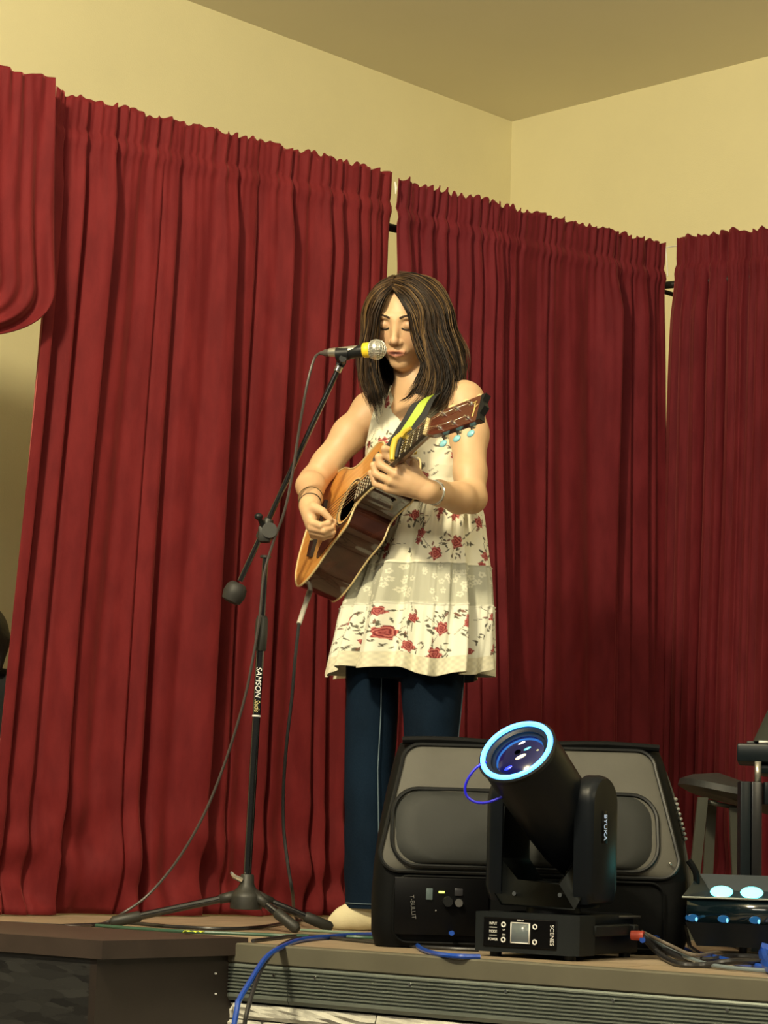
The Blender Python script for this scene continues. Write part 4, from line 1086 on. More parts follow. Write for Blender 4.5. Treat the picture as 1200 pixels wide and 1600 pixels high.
# guitar lead
WCB = mat('pale_strain_relief', (.55, .52, .45), .5)
gj = MG @ V(-.268, -.085, -.050)
gl = [gj, gj+(PY(467, 975, 5.60)-gj)*.5, PY(467, 975, 5.60), PY(461, 1030, 5.60), PY(456, 1090, 5.61), PY(448, 1160, 5.62), PY(443, 1230, 5.63), PY(443, 1290, 5.63), PY(449, 1345, 5.62), PY(457, 1395, 5.6), PZ(464, 1436, F+.006), PZ(500, 1441, F+.005), PZ(560, 1440, F+.005), PZ(640, 1442, F+.005)]
gc = empty('guitar_cable', tuple(gj), label='black lead with a pale plug sleeve, hanging from the guitar tail to the floor', cat='cable')
MB().tube([Vector(p) for p in spline(gl[2:], 10)], .0042, 8).build('lead', CBL, gc)
MB().tube([Vector(p) for p in spline(gl[:3], 8)], [.0075]*8+[.0065]*9, 10).build('plug_sleeve', WCB, gc, label='pale plug sleeve')
# ================================================================== signed-distance modelling of bodies
class SDF:
    def __init__(s, lo, hi, h):
        s.h = h; s.lo = np.array(lo, np.float32); s.n = np.ceil((np.array(hi)-s.lo)/h).astype(int)+1
        s.D = np.full(tuple(s.n), .05, np.float32)
    def _sub(s, mn, mx):
        a = np.clip(np.floor((mn-s.lo)/s.h).astype(int), 0, s.n-1); b = np.clip(np.ceil((mx-s.lo)/s.h).astype(int)+1, 0, s.n)
        if (b <= a).any(): return None
        sl = tuple(slice(a[i], b[i]) for i in range(3))
        ax = [s.lo[i]+s.h*np.arange(a[i], b[i], dtype=np.float32) for i in range(3)]
        return sl, ax
    def _add(s, mn, mx, f, k, mode='u'):
        r = s._sub(np.array(mn), np.array(mx))
        if r is None: return
        sl, (x, y, z) = r
        d = f(x[:, None, None], y[None, :, None], z[None, None, :]).astype(np.float32)
        A = s.D[sl]
        if mode == 'u':
            h = np.maximum(k-np.abs(A-d), 0)/k; s.D[sl] = np.minimum(A, d)-h*h*k*.25
        else:
            d = -d; h = np.maximum(k-np.abs(A-d), 0)/k; s.D[sl] = np.maximum(A, d)+h*h*k*.25
    def cone(s, a, b, ra, rb, k=.01, mode='u'):
        a = np.array(a, np.float32); b = np.array(b, np.float32); pad = max(ra, rb)+.055
        ab = b-a; L2 = float(ab@ab)+1e-12
        def f(x, y, z):
            t = np.clip(((x-a[0])*ab[0]+(y-a[1])*ab[1]+(z-a[2])*ab[2])/L2, 0, 1)
            return np.sqrt((x-a[0]-t*ab[0])**2+(y-a[1]-t*ab[1])**2+(z-a[2]-t*ab[2])**2)-(ra+t*(rb-ra))
        s._add(np.minimum(a, b)-pad, np.maximum(a, b)+pad, f, k, mode)
    def chain(s, pts, rad, k=.01):
        for i in range(len(pts)-1): s.cone(pts[i], pts[i+1], rad[i], rad[i+1], k)
    def ell(s, c, r, ax=None, k=.01, mode='u'):
        c = np.array(c, np.float32); r = np.array(r, np.float32); R = np.eye(3) if ax is None else np.array([list(a) for a in ax]); pad = float(r.max())+.055
        def f(x, y, z):
            dx, dy, dz = x-c[0], y-c[1], z-c[2]
            p = [dx*R[i, 0]+dy*R[i, 1]+dz*R[i, 2] for i in range(3)]
            k0 = np.sqrt(sum((p[i]/r[i])**2 for i in range(3))); k1 = np.sqrt(sum((p[i]/r[i]**2)**2 for i in range(3)))+1e-9
            return k0*(k0-1)/k1
        s._add(c-pad, c+pad, f, k, mode)
    def mesh(s):
        D = s.D; S = D < 0; n = s.n
        c = S[:-1, :-1, :-1].astype(np.int8)
        cnt = np.zeros(c.shape, np.int8)
        for i in (0, 1):
            for j in (0, 1):
                for k in (0, 1): cnt += S[i:n[0]-1+i, j:n[1]-1+j, k:n[2]-1+k]
        act = np.argwhere((cnt > 0) & (cnt < 8)); del cnt, c
        cs_ = [(i, j, k) for i in (0, 1) for j in (0, 1) for k in (0, 1)]
        val = np.stack([D[act[:, 0]+i, act[:, 1]+j, act[:, 2]+k] for i, j, k in cs_], 1)
        acc = np.zeros((len(act), 3)); num = np.zeros(len(act))
        for p in range(8):
            for q in range(p+1, 8):
                d = np.abs(np.array(cs_[p])-np.array(cs_[q]))
                if d.sum() != 1: continue
                m = (val[:, p] < 0) != (val[:, q] < 0)
                t = np.where(m, val[:, p]/(val[:, p]-val[:, q]+1e-12), 0)
                P = np.array(cs_[p])[None]+t[:, None]*(np.array(cs_[q])-np.array(cs_[p]))[None]
                acc += P*m[:, None]; num += m
        Vt = s.lo+s.h*(act+acc/num[:, None])
        M1 = n-1
        flat = (act[:, 0]*M1[1]+act[:, 1])*M1[2]+act[:, 2]
        def cid(a): 
            f = (a[:, 0]*M1[1]+a[:, 1])*M1[2]+a[:, 2]; return np.searchsorted(flat, f)
        faces = []
        for ax in range(3):
            sl0 = [slice(None)]*3; sl1 = [slice(None)]*3; sl0[ax] = slice(0, -1); sl1[ax] = slice(1, None)
            a, b = S[tuple(sl0)], S[tuple(sl1)]
            e = np.argwhere(a != b); u, v = (ax+1) % 3, (ax+2) % 3
            e = e[(e[:, u] > 0) & (e[:, v] > 0) & (e[:, u] < M1[u]) & (e[:, v] < M1[v])]
            ins = a[e[:, 0], e[:, 1], e[:, 2]]
            q = []
            for du, dv in ((-1, -1), (0, -1), (0, 0), (-1, 0)):
                c_ = e.copy(); c_[:, u] += du; c_[:, v] += dv; q.append(cid(c_))
            q = np.stack(q, 1); q[~ins] = q[~ins][:, ::-1]; faces.append(q)
        return Vt, np.concatenate(faces)
def vnorm(a): a = np.array(a, float); return a/np.linalg.norm(a)
def npv(v): return np.array([v[0], v[1], v[2]], float)

# ---------------- the singer: joints
TB = V(.085, 5.62, 0)
SF = V(-.5, -.866, 0); SL = V(.866, -.5, 0); SU = V(0, 0, 1)
zsh = PY(720, 622, 5.56).z
def body_pt(l, f, z): return TB+SL*l+SF*f+V(0, 0, z)
shR = PY(577, 640, 5.70); shL = PY(727, 626, 5.545)
elR = PY(489, 752, 5.66); wrR = PY(484, 790, 5.465)
elL = PY(737, 778, 5.43); wrL = PY(668, 768, 5.255)
S_ = SDF((-.30, 5.02, shL.z-.42), (.36, 5.86, shL.z+.34), .0023)
P_ = npv
# torso: rib cage and shoulders, mostly under the dress
zc = shL.z
Cc = body_pt(0, 0, 0)
axB = (SL, SF, SU)
S_.ell(P_(body_pt(0, -.005, zc-.13)), (.128, .095, .17), axB, .03)
S_.ell(P_(body_pt(0, .0, zc-.30)), (.118, .088, .16), axB, .04)
nb = body_pt(-.012, -.020, zc+.015)
S_.cone(P_(shR), P_(nb), .044, .040, .05); S_.cone(P_(shL), P_(nb), .044, .040, .05)
for l in (-.055, .055): S_.ell(P_(body_pt(l, .050, zc-.135)), (.045, .040, .048), axB, .03)
# head frame
yaw = math.radians(19); pit = math.radians(25)
HF = V(-math.sin(yaw)*math.cos(pit), -math.cos(yaw)*math.cos(pit), -math.sin(pit))
HL = V(math.cos(yaw), -math.sin(yaw), 0); HU = HL.cross(HF).normalized()
if HU.z < 0: HU = -HU
roll = math.radians(-4)
HL, HU = (HL*math.cos(roll)+HU*math.sin(roll)), (HU*math.cos(roll)-HL*math.sin(roll))
HO = PY(634, 495, 5.590)
def hp_(f, l, u): return HO+HF*f+HL*l+HU*u
axH = (HF, HL, HU)
S_.cone(P_(nb+V(0, 0, -.02)), P_(hp_(-.025, 0, -.075)), .056, .050, .03)
S_.ell(P_(hp_(-.012, 0, .010)), (.092, .073, .082), axH, .01)
S_.ell(P_(hp_(.030, 0, -.030)), (.062, .0590, .088), axH, .02)
S_.ell(P_(hp_(.030, 0, -.070)), (.047, .043, .050), axH, .02)
S_.ell(P_(hp_(.064, 0, -.106)), (.018, .020, .014), axH, .022)
for s in (-1, 1):
    S_.ell(P_(hp_(.058, s*.036, -.038)), (.023, .022, .028), axH, .02)       # cheeks
    S_.ell(P_(hp_(.078, s*.026, .018)), (.014, .026, .009), axH, .012)       # brow ridge
    S_.ell(P_(hp_(.103, s*.031, -.002)), (.014, .017, .011), axH, .010, 's')  # socket
    S_.ell(P_(hp_(.0755, s*.0305, -.003)), (.0150, .0165, .0125), axH, .004)  # closed lid over the eye
    S_.ell(P_(hp_(.091, s*.0115, -.0455)), (.010, .0065, .0065), axH, .005)    # nostril wing
    S_.ell(P_(hp_(-.005, s*.074, -.012)), (.016, .007, .028), axH, .006)
S_.cone(P_(hp_(.086, 0, .006)), P_(hp_(.103, 0, -.036)), .0072, .0082, .012)
S_.ell(P_(hp_(.104, 0, -.0395)), (.0105, .0095, .0085), axH, .006)
S_.ell(P_(hp_(.080, 0, -.070)), (.0125, .026, .017), axH, .014)
S_.cone(P_(hp_(.0915, -.021, -.0690)), P_(hp_(.0955, 0, -.0655)), .0030, .0046, .004); S_.cone(P_(hp_(.0915, .021, -.0690)), P_(hp_(.0955, 0, -.0655)), .0030, .0046, .004)
S_.cone(P_(hp_(.0900, -.018, -.0750)), P_(hp_(.0930, 0, -.0785)), .0034, .0054, .004); S_.cone(P_(hp_(.0900, .018, -.0750)), P_(hp_(.0930, 0, -.0785)), .0034, .0054, .004)
S_.cone(P_(hp_(.100, -.013, -.0722)), P_(hp_(.100, .013, -.0722)), .0028, .0028, .002, 's')
# arms
def mid(a, b, t, off=V(0, 0, 0)): return P_(a.lerp(b, t)+off)
S_.chain([P_(shR+V(.010, 0, -.004)), mid(shR, elR, .35), mid(shR, elR, .75), P_(elR)], [.047, .043, .036, .034], .02)
S_.chain([P_(elR), mid(elR, wrR, .3, V(-.004, 0, .006)), mid(elR, wrR, .75), P_(wrR)], [.034, .0345, .026, .0225], .015)
S_.chain([P_(shL+V(-.006, 0, -.002)), mid(shL, elL, .35, V(.004, 0, 0)), mid(shL, elL, .75), P_(elL)], [.050, .046, .038, .035], .02)
S_.chain([P_(elL), mid(elL, wrL, .3, V(0, 0, -.004)), mid(elL, wrL, .75), P_(wrL)], [.036, .0365, .029, .0235], .015)
# fretting hand (her left) round the neck
GI = MG.inverted()
def gp(x, y, z): return MG @ V(x, y, z)
def finger(pts, r, k=.004): S_.chain([P_(p) for p in pts], r, k)
kn = {'i': PY(629, 729, 5.232), 'm': PY(619, 741, 5.235), 'r': PY(611, 752, 5.245), 'p': PY(606, 763, 5.262)}
pip = {'i': PY(604, 711, 5.240), 'm': PY(594, 726, 5.250), 'r': PY(588, 741, 5.265), 'p': PY(587, 756, 5.285)}
xs_ = {'i': .268, 'm': .240, 'r': .212, 'p': .188}
ys_ = {'i': .010, 'm': .004, 'r': .000, 'p': -.006}
rad = {'i': .0088, 'm': .0090, 'r': .0086, 'p': .0076}
S_.cone(P_(wrL), P_(kn['i'].lerp(kn['p'], .5).lerp(wrL, .45)), .0235, .0240, .02)
for f_ in 'imrp':
    S_.cone(P_(wrL.lerp(kn[f_], .35)), P_(kn[f_]), .0180, .0112, .010)
    tip = gp(xs_[f_], ys_[f_], .020)
    dip = (pip[f_]+tip)/2+gn*.012+V(0, 0, .004)
    finger([kn[f_], pip[f_]], [rad[f_]*1.18, rad[f_]*1.08]); finger([pip[f_], dip], [rad[f_]*1.08, rad[f_]*.95]); finger([dip, tip], [rad[f_]*.93, rad[f_]*.8], .003)
th0 = wrL.lerp(kn['i'], .35)+V(.006, .006, .0); th1 = PY(652, 740, 5.24); th2 = PY(646, 722, 5.235)
finger([th0, th1], [.0155, .0112], .012); finger([th1, th2], [.0110, .0085])
# picking hand (her right)
kr = {'i': PY(506, 803, 5.418), 'm': PY(502, 815, 5.415), 'r': PY(499, 826, 5.420), 'p': PY(497, 834, 5.432)}
pkR = PY(519, 813, 5.425)
S_.cone(P_(wrR), P_(PY(486, 803, 5.443)), .0225, .0195, .02)
S_.cone(P_(PY(485, 800, 5.445)), P_(PY(486, 820, 5.440)), .019, .0145, .016)
c1R = {'i': PY(488, 817, 5.420), 'm': PY(487, 825, 5.425), 'r': PY(488, 831, 5.435), 'p': PY(490, 836, 5.447)}
pR = {'i': PY(501, 821, 5.405), 'm': PY(506, 829, 5.408), 'r': PY(506, 835, 5.420), 'p': PY(505, 839, 5.435)}
tR = {'i': PY(513, 818, 5.412), 'm': PY(518, 824, 5.418), 'r': PY(520, 831, 5.425), 'p': PY(518, 836, 5.44)}
eR = {'i': PY(518, 812, 5.428), 'm': PY(523, 815, 5.428), 'r': PY(521, 824, 5.437), 'p': PY(517, 830, 5.45)}
for f_ in 'imrp':
    S_.cone(P_(PY(485, 808, 5.440)), P_(c1R[f_]), .014, .0090, .007)
    finger([c1R[f_], pR[f_]], [.0092, .0088], .004); finger([pR[f_], tR[f_]], [.0085, .0076], .002); finger([tR[f_], eR[f_]], [.0074, .0062], .003)
finger([PY(490, 793, 5.43), PY(504, 799, 5.412)], [.0135, .0098], .007); finger([PY(504, 799, 5.412), PY(516, 811, 5.412)], [.0096, .0072], .002)
Vb, Fb = S_.mesh()
per = empty('person', (TB.x, TB.y, STAGE), label='young woman in a floral dress over jeans, head bowed, playing an acoustic guitar', cat='person')
SKIN = mat('skin', (.62, .40, .25), .5, sss=.12, attr='Col', noise=.05, nscale=30)
body = mesh_obj('body', Vb, Fb, SKIN, per)
# complexion
rel = Vb-npv(HO); lf, ll, lu = rel@npv(HF), rel@npv(HL), rel@npv(HU)
colr = np.tile(np.array([.66, .42, .235]), (len(Vb), 1))
def blend(mask, c): 
    global colr
    colr = colr*(1-mask[:, None])+np.array(c)*mask[:, None]
inh = (np.abs(ll) < .1) & (np.abs(lu) < .13) & (lf > .02)
lip = np.exp(-((ll/.0245)**4))*np.exp(-(((lu+.0725)/.0085)**4))*inh*(lf > .08)
blend(lip*.85, (.42, .12, .10))
mouth = np.exp(-((ll/.0165)**4))*np.exp(-(((lu+.0722)/.0030)**2))*inh*(lf > .08); blend(mouth, (.06, .015, .012))
for s in (-1, 1):
    blend(.30*np.exp(-(((ll-s*.036)/.018)**2+((lu+.035)/.018)**2))*inh, (.62, .27, .18))
    blend(.35*np.exp(-(((ll-s*.031)/.017)**2+((lu-.002)/.008)**2))*inh, (.42, .22, .15))
blend(.25*np.exp(-((ll/.012)**2+((lu+.042)/.010)**2))*inh*(lf > .09), (.6, .28, .2))
set_color(body, colr)
# eyelashes and brows as fine hair pieces
LASH = mat('dark_lashes', (.02, .012, .008), .7)
from mathutils.bvhtree import BVHTree
def surf(f, l, u):      # drop a point of head coordinates onto the face along -HF
    o_ = hp_(.16, l, u); loc, nrm, idx, dist = BVH.ray_cast(o_, -HF); return (loc if loc is not None else hp_(f, l, u))
BVH = BVHTree.FromPolygons([tuple(v) for v in Vb.tolist()], Fb.tolist()) if False else None
sel = (lf > .03) & (np.abs(ll) < .07) & (np.abs(lu) < .12)
ids = -np.ones(len(Vb), int); ids[sel] = np.arange(sel.sum()); fs = ids[Fb]; fs = fs[(fs >= 0).all(1)]
BVH = BVHTree.FromPolygons([tuple(v) for v in Vb[sel].tolist()], fs.tolist())
for s in (-1, 1):
    pts = [surf(0, s*l, u)+HF*.0006 for l, u in ((.016, -.0085), (.022, -.0122), (.030, -.0138), (.038, -.0122), (.045, -.0075))]
    MB().tube([Vector(p) for p in spline(pts, 5)], [.0009]+[.0020]*19+[.0012], 6).build('eyelashes', LASH, body)
    pts = [surf(0, s*l, u)+HF*.0003 for l, u in ((.013, .0165), (.022, .0205), (.032, .0225), (.041, .0200), (.048, .0150))]
    MB().tube([Vector(p) for p in spline(pts, 5)], [.0014]+[.0026]*10+[.0020]*9+[.0008], 6).build('eyebrow', mat('brown_brow', (.05, .028, .016), .8), body)

# ---------------- hair
rng = np.random.default_rng(5)
def G(*p): return [PY(*q) for q in p]
guides_R = [
 G((614, 452, 5.515), (628, 468, 5.492), (641, 492, 5.487), (647, 515, 5.492), (655, 545, 5.495), (664, 575, 5.50), (650, 608, 5.50), (628, 625, 5.505)),
 G((616, 444, 5.530), (640, 457, 5.500), (658, 488, 5.490), (662, 520, 5.490), (672, 550, 5.490), (682, 585, 5.49), (672, 615, 5.49), (652, 636, 5.485)),
 G((618, 438, 5.550), (655, 450, 5.520), (680, 484, 5.520), (686, 520, 5.515), (697, 552, 5.51), (703, 585, 5.51), (692, 615, 5.505), (668, 640, 5.49)),
 G((621, 433, 5.575), (668, 445, 5.560), (697, 482, 5.565), (704, 520, 5.565), (712, 552, 5.56), (714, 585, 5.55), (702, 608, 5.54), (684, 628, 5.52)),
 G((624, 430, 5.60), (672, 441, 5.60), (701, 480, 5.605), (709, 520, 5.61), (719, 549, 5.61), (716, 578, 5.60), (706, 598, 5.59), (694, 614, 5.57)),
 G((626, 429, 5.625), (668, 442, 5.645), (694, 482, 5.66), (702, 525, 5.67), (708, 555, 5.67), (706, 582, 5.66), (696, 600, 5.64), (684, 615, 5.62)),
 G((624, 431, 5.640), (650, 450, 5.675), (665, 485, 5.69), (672, 530, 5.70), (678, 565, 5.70), (676, 590, 5.69), (670, 605, 5.67), (662, 615, 5.66))]
guides_L = [
 G((612, 452, 5.515), (600, 467, 5.500), (592, 488, 5.505), (588, 515, 5.515), (583, 545, 5.525), (584, 580, 5.53), (594, 612, 5.53), (600, 640, 5.52)),
 G((612, 446, 5.530), (594, 460, 5.520), (582, 485, 5.535), (577, 515, 5.545), (573, 548, 5.55), (575, 585, 5.55), (584, 615, 5.545), (590, 640, 5.53)),
 G((613, 440, 5.555), (589, 454, 5.555), (574, 483, 5.575), (569, 515, 5.585), (566, 550, 5.59), (571, 585, 5.585), (580, 612, 5.575), (580, 634, 5.56)),
 G((615, 435, 5.585), (592, 447, 5.60), (575, 480, 5.62), (571, 520, 5.63), (572, 555, 5.63), (582, 590, 5.62), (592, 612, 5.60), (596, 630, 5.58)),
 G((618, 432, 5.615), (600, 446, 5.650), (590, 482, 5.67), (590, 530, 5.68), (596, 570, 5.68), (605, 600, 5.66), (612, 618, 5.63), (612, 628, 5.61)),
 G((622, 431, 5.638), (622, 450, 5.680), (622, 485, 5.70), (628, 530, 5.70), (634, 570, 5.70), (640, 600, 5.68), (640, 612, 5.66), (636, 622, 5.65))]
def push_out(q, gap):
    d = q-npv(hp_(-.012, 0, .010)); L = np.stack([d@npv(HF), d@npv(HL), d@npv(HU)], 1); r = np.array([.092, .073, .082])+gap
    k = np.sqrt(((L/r)**2).sum(1)); s_ = np.where(k < 1, 1/np.maximum(k, .05), 1); return npv(hp_(-.012, 0, .010))+d*s_[:, None]
def dense(gd, n=26):
    q = push_out(np.array(spline(gd, 8)), .009); d = np.r_[0, np.cumsum(np.linalg.norm(np.diff(q, axis=0), axis=1))]; t = np.linspace(0, d[-1], n)
    return np.stack([np.interp(t, d, q[:, i]) for i in range(3)], 1)
GR_ = np.stack([dense(g) for g in guides_R]); GL_ = np.stack([dense(g) for g in guides_L])
def interp_guides(Gs, u):
    x = u*(len(Gs)-1); i = min(int(x), len(Gs)-2); t = x-i; t2 = t*t*(3-2*t)*.3+t*.7
    return Gs[i]*(1-t2)+Gs[i+1]*t2
hc = npv(HO-HF*.01)
strV, strF, strC = [], [], []; nvt = 0
def add_strand(P, r0_, col, nseg=3):
    global nvt
    n = len(P); T = np.gradient(P, axis=0); T /= np.linalg.norm(T, axis=1)[:, None]+1e-9
    ref = P-hc; X = ref-T*(ref*T).sum(1)[:, None]; X /= np.linalg.norm(X, axis=1)[:, None]+1e-9; Y = np.cross(T, X)
    r = r0_*np.clip(np.minimum(1, (1-np.linspace(0, 1, n))*3.5+.12), 0, 1)
    V_ = np.stack([P+(X*math.cos(a)+Y*math.sin(a)*1.7)*r[:, None] for a in (0, 2.094, 4.189)], 1).reshape(-1, 3)
    idx = np.arange(n*3).reshape(n, 3)+nvt
    F_ = np.concatenate([np.stack([idx[:-1, k], idx[:-1, (k+1) % 3], idx[1:, (k+1) % 3], idx[1:, k]], 1) for k in range(3)])
    strV.append(V_); strF.append(F_); strC.append(np.repeat(col, 3, axis=0) if col.ndim == 2 else np.tile(col, (n*3, 1))); nvt += n*3
tt = np.linspace(0, 1, 26)
dark, midc, gold = np.array([.011, .006, .0035]), np.array([.044, .024, .012]), np.array([.135, .078, .030])
for Gs, cnt_ in ((GR_, 2300), (GL_, 1500)):
    ncl = cnt_//16
    for c in range(ncl):
        u = rng.uniform(0, 1)
        if rng.uniform() < .25: u = rng.uniform(0, .35)
        base_ = interp_guides(Gs, u)
        off = rng.normal(0, .006, 3); wv = rng.uniform(.005, .016); fq = rng.uniform(7, 13); ph = rng.uniform(0, 6.3); ln = rng.uniform(.74, 1.08)
        ax1 = rng.normal(0, 1, 3); ax1 /= np.linalg.norm(ax1)
        tone = rng.choice([0, 1, 2], p=[.46, .38, .16]); depth = rng.uniform(-.006, .005)
        out = base_-hc; out /= np.linalg.norm(out, axis=1)[:, None]
        flick = rng.uniform(-.006, .030) if rng.uniform() < .3 else 0
        for k in range(16):
            o2 = rng.normal(0, .0022, 3)
            P = base_+off*tt[:, None]**.5+(o2*(.4+tt[:, None]*1.6))+ax1*(wv*np.sin(fq*tt+ph)*tt)[:, None]+out*(depth*np.minimum(1, tt*4)+flick*tt**3+.0075*np.sin(8.5*tt+1.5*u)*tt)[:, None]
            P += rng.normal(0, .0012, 3)*np.sin(tt*9+ph)[:, None]
            m = int(26*min(1, ln*rng.uniform(.9, 1.0)))
            tk = tone if rng.uniform() < .55 else rng.choice([0, 1, 2], p=[.42, .38, .20])
            cc = (dark, midc, gold)[tk]*rng.uniform(.7, 1.3)
            grad = np.clip(1.1-.2*tt, 0, 2)[:, None]
            cc = np.array(cc)[None]*grad
            add_strand(P[:m], .00095, cc[:m])
for c in range(90):      # loose fly-aways
    Gs = GR_ if rng.uniform() < .6 else GL_; u = rng.uniform(.1, .8); P = interp_guides(Gs, u).copy(); out = P-hc; out /= np.linalg.norm(out, axis=1)[:, None]
    P += out*(rng.uniform(.002, .012)*np.sin(tt*rng.uniform(2, 6)+rng.uniform(0, 2))**2)[:, None]+rng.normal(0, .004, 3)*tt[:, None]
    add_strand(P, .0005, midc*1.5)
hairM = mat('brown_hair', (.06, .035, .02), .5, attr='Col', spec=.3)
hair = mesh_obj('hair', np.concatenate(strV), np.concatenate(strF), hairM, per, label='wavy dark brown shoulder-length hair with golden brown highlights')
set_color(hair, np.concatenate(strC))
# close under-layer of hair beneath the strands
def shell(Gs, m=28, inset=.006):
    U = [interp_guides(Gs, i/(m-1)) for i in range(m)]; A = np.stack(U)[:, :24]; o_ = A-hc; A = A-o_/np.linalg.norm(o_, axis=2)[..., None]*inset
    n0, n1 = A.shape[:2]; idx = np.arange(n0*n1).reshape(n0, n1)
    return A.reshape(-1, 3), np.stack([idx[:-1, :-1], idx[1:, :-1], idx[1:, 1:], idx[:-1, 1:]], -1).reshape(-1, 4)
a1, f1 = shell(GR_); a2, f2 = shell(GL_)
mesh_obj('hair_underlayer', np.concatenate([a1, a2]), np.concatenate([f1, f2+len(a1)]), mat('deep_brown_hair', (.018, .010, .006), .7), hair)

# ---------------- dress
def noise2(rng_, n, lo, hi):
    f = rng_.uniform(lo, hi, (n, 2))*rng_.choice([-1, 1], (n, 2)); p = rng_.uniform(0, 6.3, n)
    return lambda u, v: sum(np.sin(f[i, 0]*u+f[i, 1]*v+p[i]) for i in range(n))/n
zw = PY(690, 792, 5.60).z; zhem = PY(655, 1052, 5.55).z
cw = V((PY(598, 795, 5.62).x+PY(750, 795, 5.60).x)/2+.004, 5.60, 0)
ch_ = V((PY(508, 1035, 5.60).x+PY(769, 1060, 5.56).x)/2, 5.60, 0)
ru = np.random.default_rng(77)
NU, NV = 620, 250
th = np.linspace(0, 2*np.pi, NU+1)[:-1]; tv = np.linspace(0, 1, NV)
TH, TV = np.meshgrid(th, tv)
t1, t2 = .37, .61               # tier seams
rx = np.interp(TV, [0, .06, t1, t2, .86, 1], [.118, .128, .165, .188, .202, .207])
ry = np.interp(TV, [0, .06, t1, t2, .86, 1], [.094, .104, .130, .140, .146, .150])
fold = sum(a*np.sin(k*TH+p+.8*np.sin(2.5*TV+p)) for k, a, p in ((7, .45, .3), (11, .5, 2.0), (16, .45, 4.2), (23, .3, 1.0)))
amp = np.interp(TV, [0, .1, .5, 1], [.004, .008, .017, .026])
fine = sum(a*np.sin(k*TH+p) for k, a, p in ((47, .6, .5), (63, .6, 2.7), (82, .5, 4.0)))*np.where(TV < t1, np.exp(-TV/.10), np.where(TV < t2, .5*np.exp(-(TV-t1)/.10)+.15, .6*np.exp(-(TV-t2)/.10)+.1))*.0028
Rr = 1+0*TV
rad_off = fold*amp+fine+.0025*np.exp(-((TV-t1)/.006)**2)+.0025*np.exp(-((TV-t2)/.006)**2)
yaw_ = math.radians(28)
cx_ = cw.x+(ch_.x-cw.x)*TV; cy_ = cw.y+(ch_.y-cw.y)*TV
lx = np.sign(np.cos(TH))*np.abs(np.cos(TH))**.92*(rx+rad_off); ly = np.sign(np.sin(TH))*np.abs(np.sin(TH))**.92*(ry+rad_off)
Xs = cx_+lx*SL.x*.0+lx*math.cos(yaw_)+ly*math.sin(yaw_); Ys = cy_-lx*math.sin(yaw_)+ly*math.cos(yaw_)
hemw = .010*np.sin(3*TH+.8)+.006*np.sin(8*TH)
Zs = zw+(zhem-zw)*TV+hemw*TV**3
Ps = np.stack([Xs, Ys, Zs], -1).reshape(-1, 3)
idx = np.arange(NV*NU).reshape(NV, NU); nx_ = np.roll(idx, -1, axis=1)
Fs = np.stack([idx[:-1], idx[1:], nx_[1:], nx_[:-1]], -1).reshape(-1, 4)
CLOTH = mat('printed_cream_cotton', (.8, .75, .6), .85, attr='Col', bump=.15, bscale=500, sss=0)
dress = mesh_obj('dress', Ps, Fs, CLOTH, per, label='sleeveless cream dress printed with red roses and dark leaves, lace band and hem')
md = dress.modifiers.new('thickness', 'SOLIDIFY'); md.thickness = .0016; md.offset = -1
# the print, in metres of cloth: u along the girth, v down
def rose_print(u, v, flowers, leaves, base):
    col = np.tile(np.array(base), (len(u), 1)).astype(float)
    def put(m, c):
        nonlocal col
        m = np.clip(m, 0, 1)[:, None]; col = col*(1-m)+np.array(c)*m
    for (a, b, L, w, ang, c) in leaves:
        du, dv = u-a, v-b; near = (np.abs(du) < L+.01) & (np.abs(dv) < L+.01)
        x = du[near]*math.cos(ang)+dv[near]*math.sin(ang); y = -du[near]*math.sin(ang)+dv[near]*math.cos(ang)
        wloc = w*np.clip(1-(x/L)**2, 0, 1); m = np.zeros(len(u)); m[near] = (np.abs(y) < wloc)*(np.abs(x) < L)*.9; put(m, c)
    for (a, b, R_, s) in flowers:
        du, dv = u-a, v-b; near = (du**2+dv**2 < (R_*1.3)**2)
        d = np.sqrt(du[near]**2+dv[near]**2)/R_; an = np.arctan2(dv[near], du[near])
        edge = 1+.16*np.sin(5*an+s)+.08*np.sin(9*an+2*s)
        rings_ = .5+.5*np.sin(d*15+1.5*np.sin(3*an+s)+s+an)
        inside = (d < edge)
        m = np.zeros(len(u)); m[near] = inside*.92; put(m, (.42, .045, .05))
        m = np.zeros(len(u)); m[near] = inside*(rings_ > .62)*.9; put(m, (.16, .006, .014))
        m = np.zeros(len(u)); m[near] = inside*(rings_ < .16)*(d > .45)*.8; put(m, (.66, .25, .20))
    return col
def make_flowers(r, umax, v0, v1, n, blocked=None):
    fl, lv = [], []
    for i in range(n):
        for _ in range(30):
            a, b = r.uniform(0, umax), r.uniform(v0, v1)
            if all((a-f[0])**2+(b-f[1])**2 > .055**2 for f in fl): break
        R_ = r.uniform(.010, .017); fl.append((a, b, R_, r.uniform(0, 6)))
        if r.uniform() < .55: fl.append((a+r.uniform(-.018, .018), b+r.uniform(.012, .022), R_*.7, r.uniform(0, 6)))
        for k in range(r.integers(5, 9)):
            an = r.uniform(0, 6.3); q = R_*r.uniform(1.1, 2.4)
            lv.append((a+q*math.cos(an), b+q*math.sin(an), r.uniform(.006, .011), r.uniform(.0016, .0034), an+r.uniform(-.6, .6), (.055, .050, .030) if r.uniform() < .7 else (.16, .05, .03)))
        for k in range(2):
            an = r.uniform(0, 6.3); lv.append((a+.03*math.cos(an), b+.03*math.sin(an), .022, .0007, an, (.10, .09, .05)))
    for i in range(int(n*3)):
        a, b = r.uniform(0, umax), r.uniform(v0, v1)
        for k in range(3): lv.append((a+r.uniform(-.01, .01), b+r.uniform(-.01, .01), r.uniform(.004, .008), r.uniform(.0013, .0028), r.uniform(0, 3.1), (.07, .06, .035)))
    return fl, lv
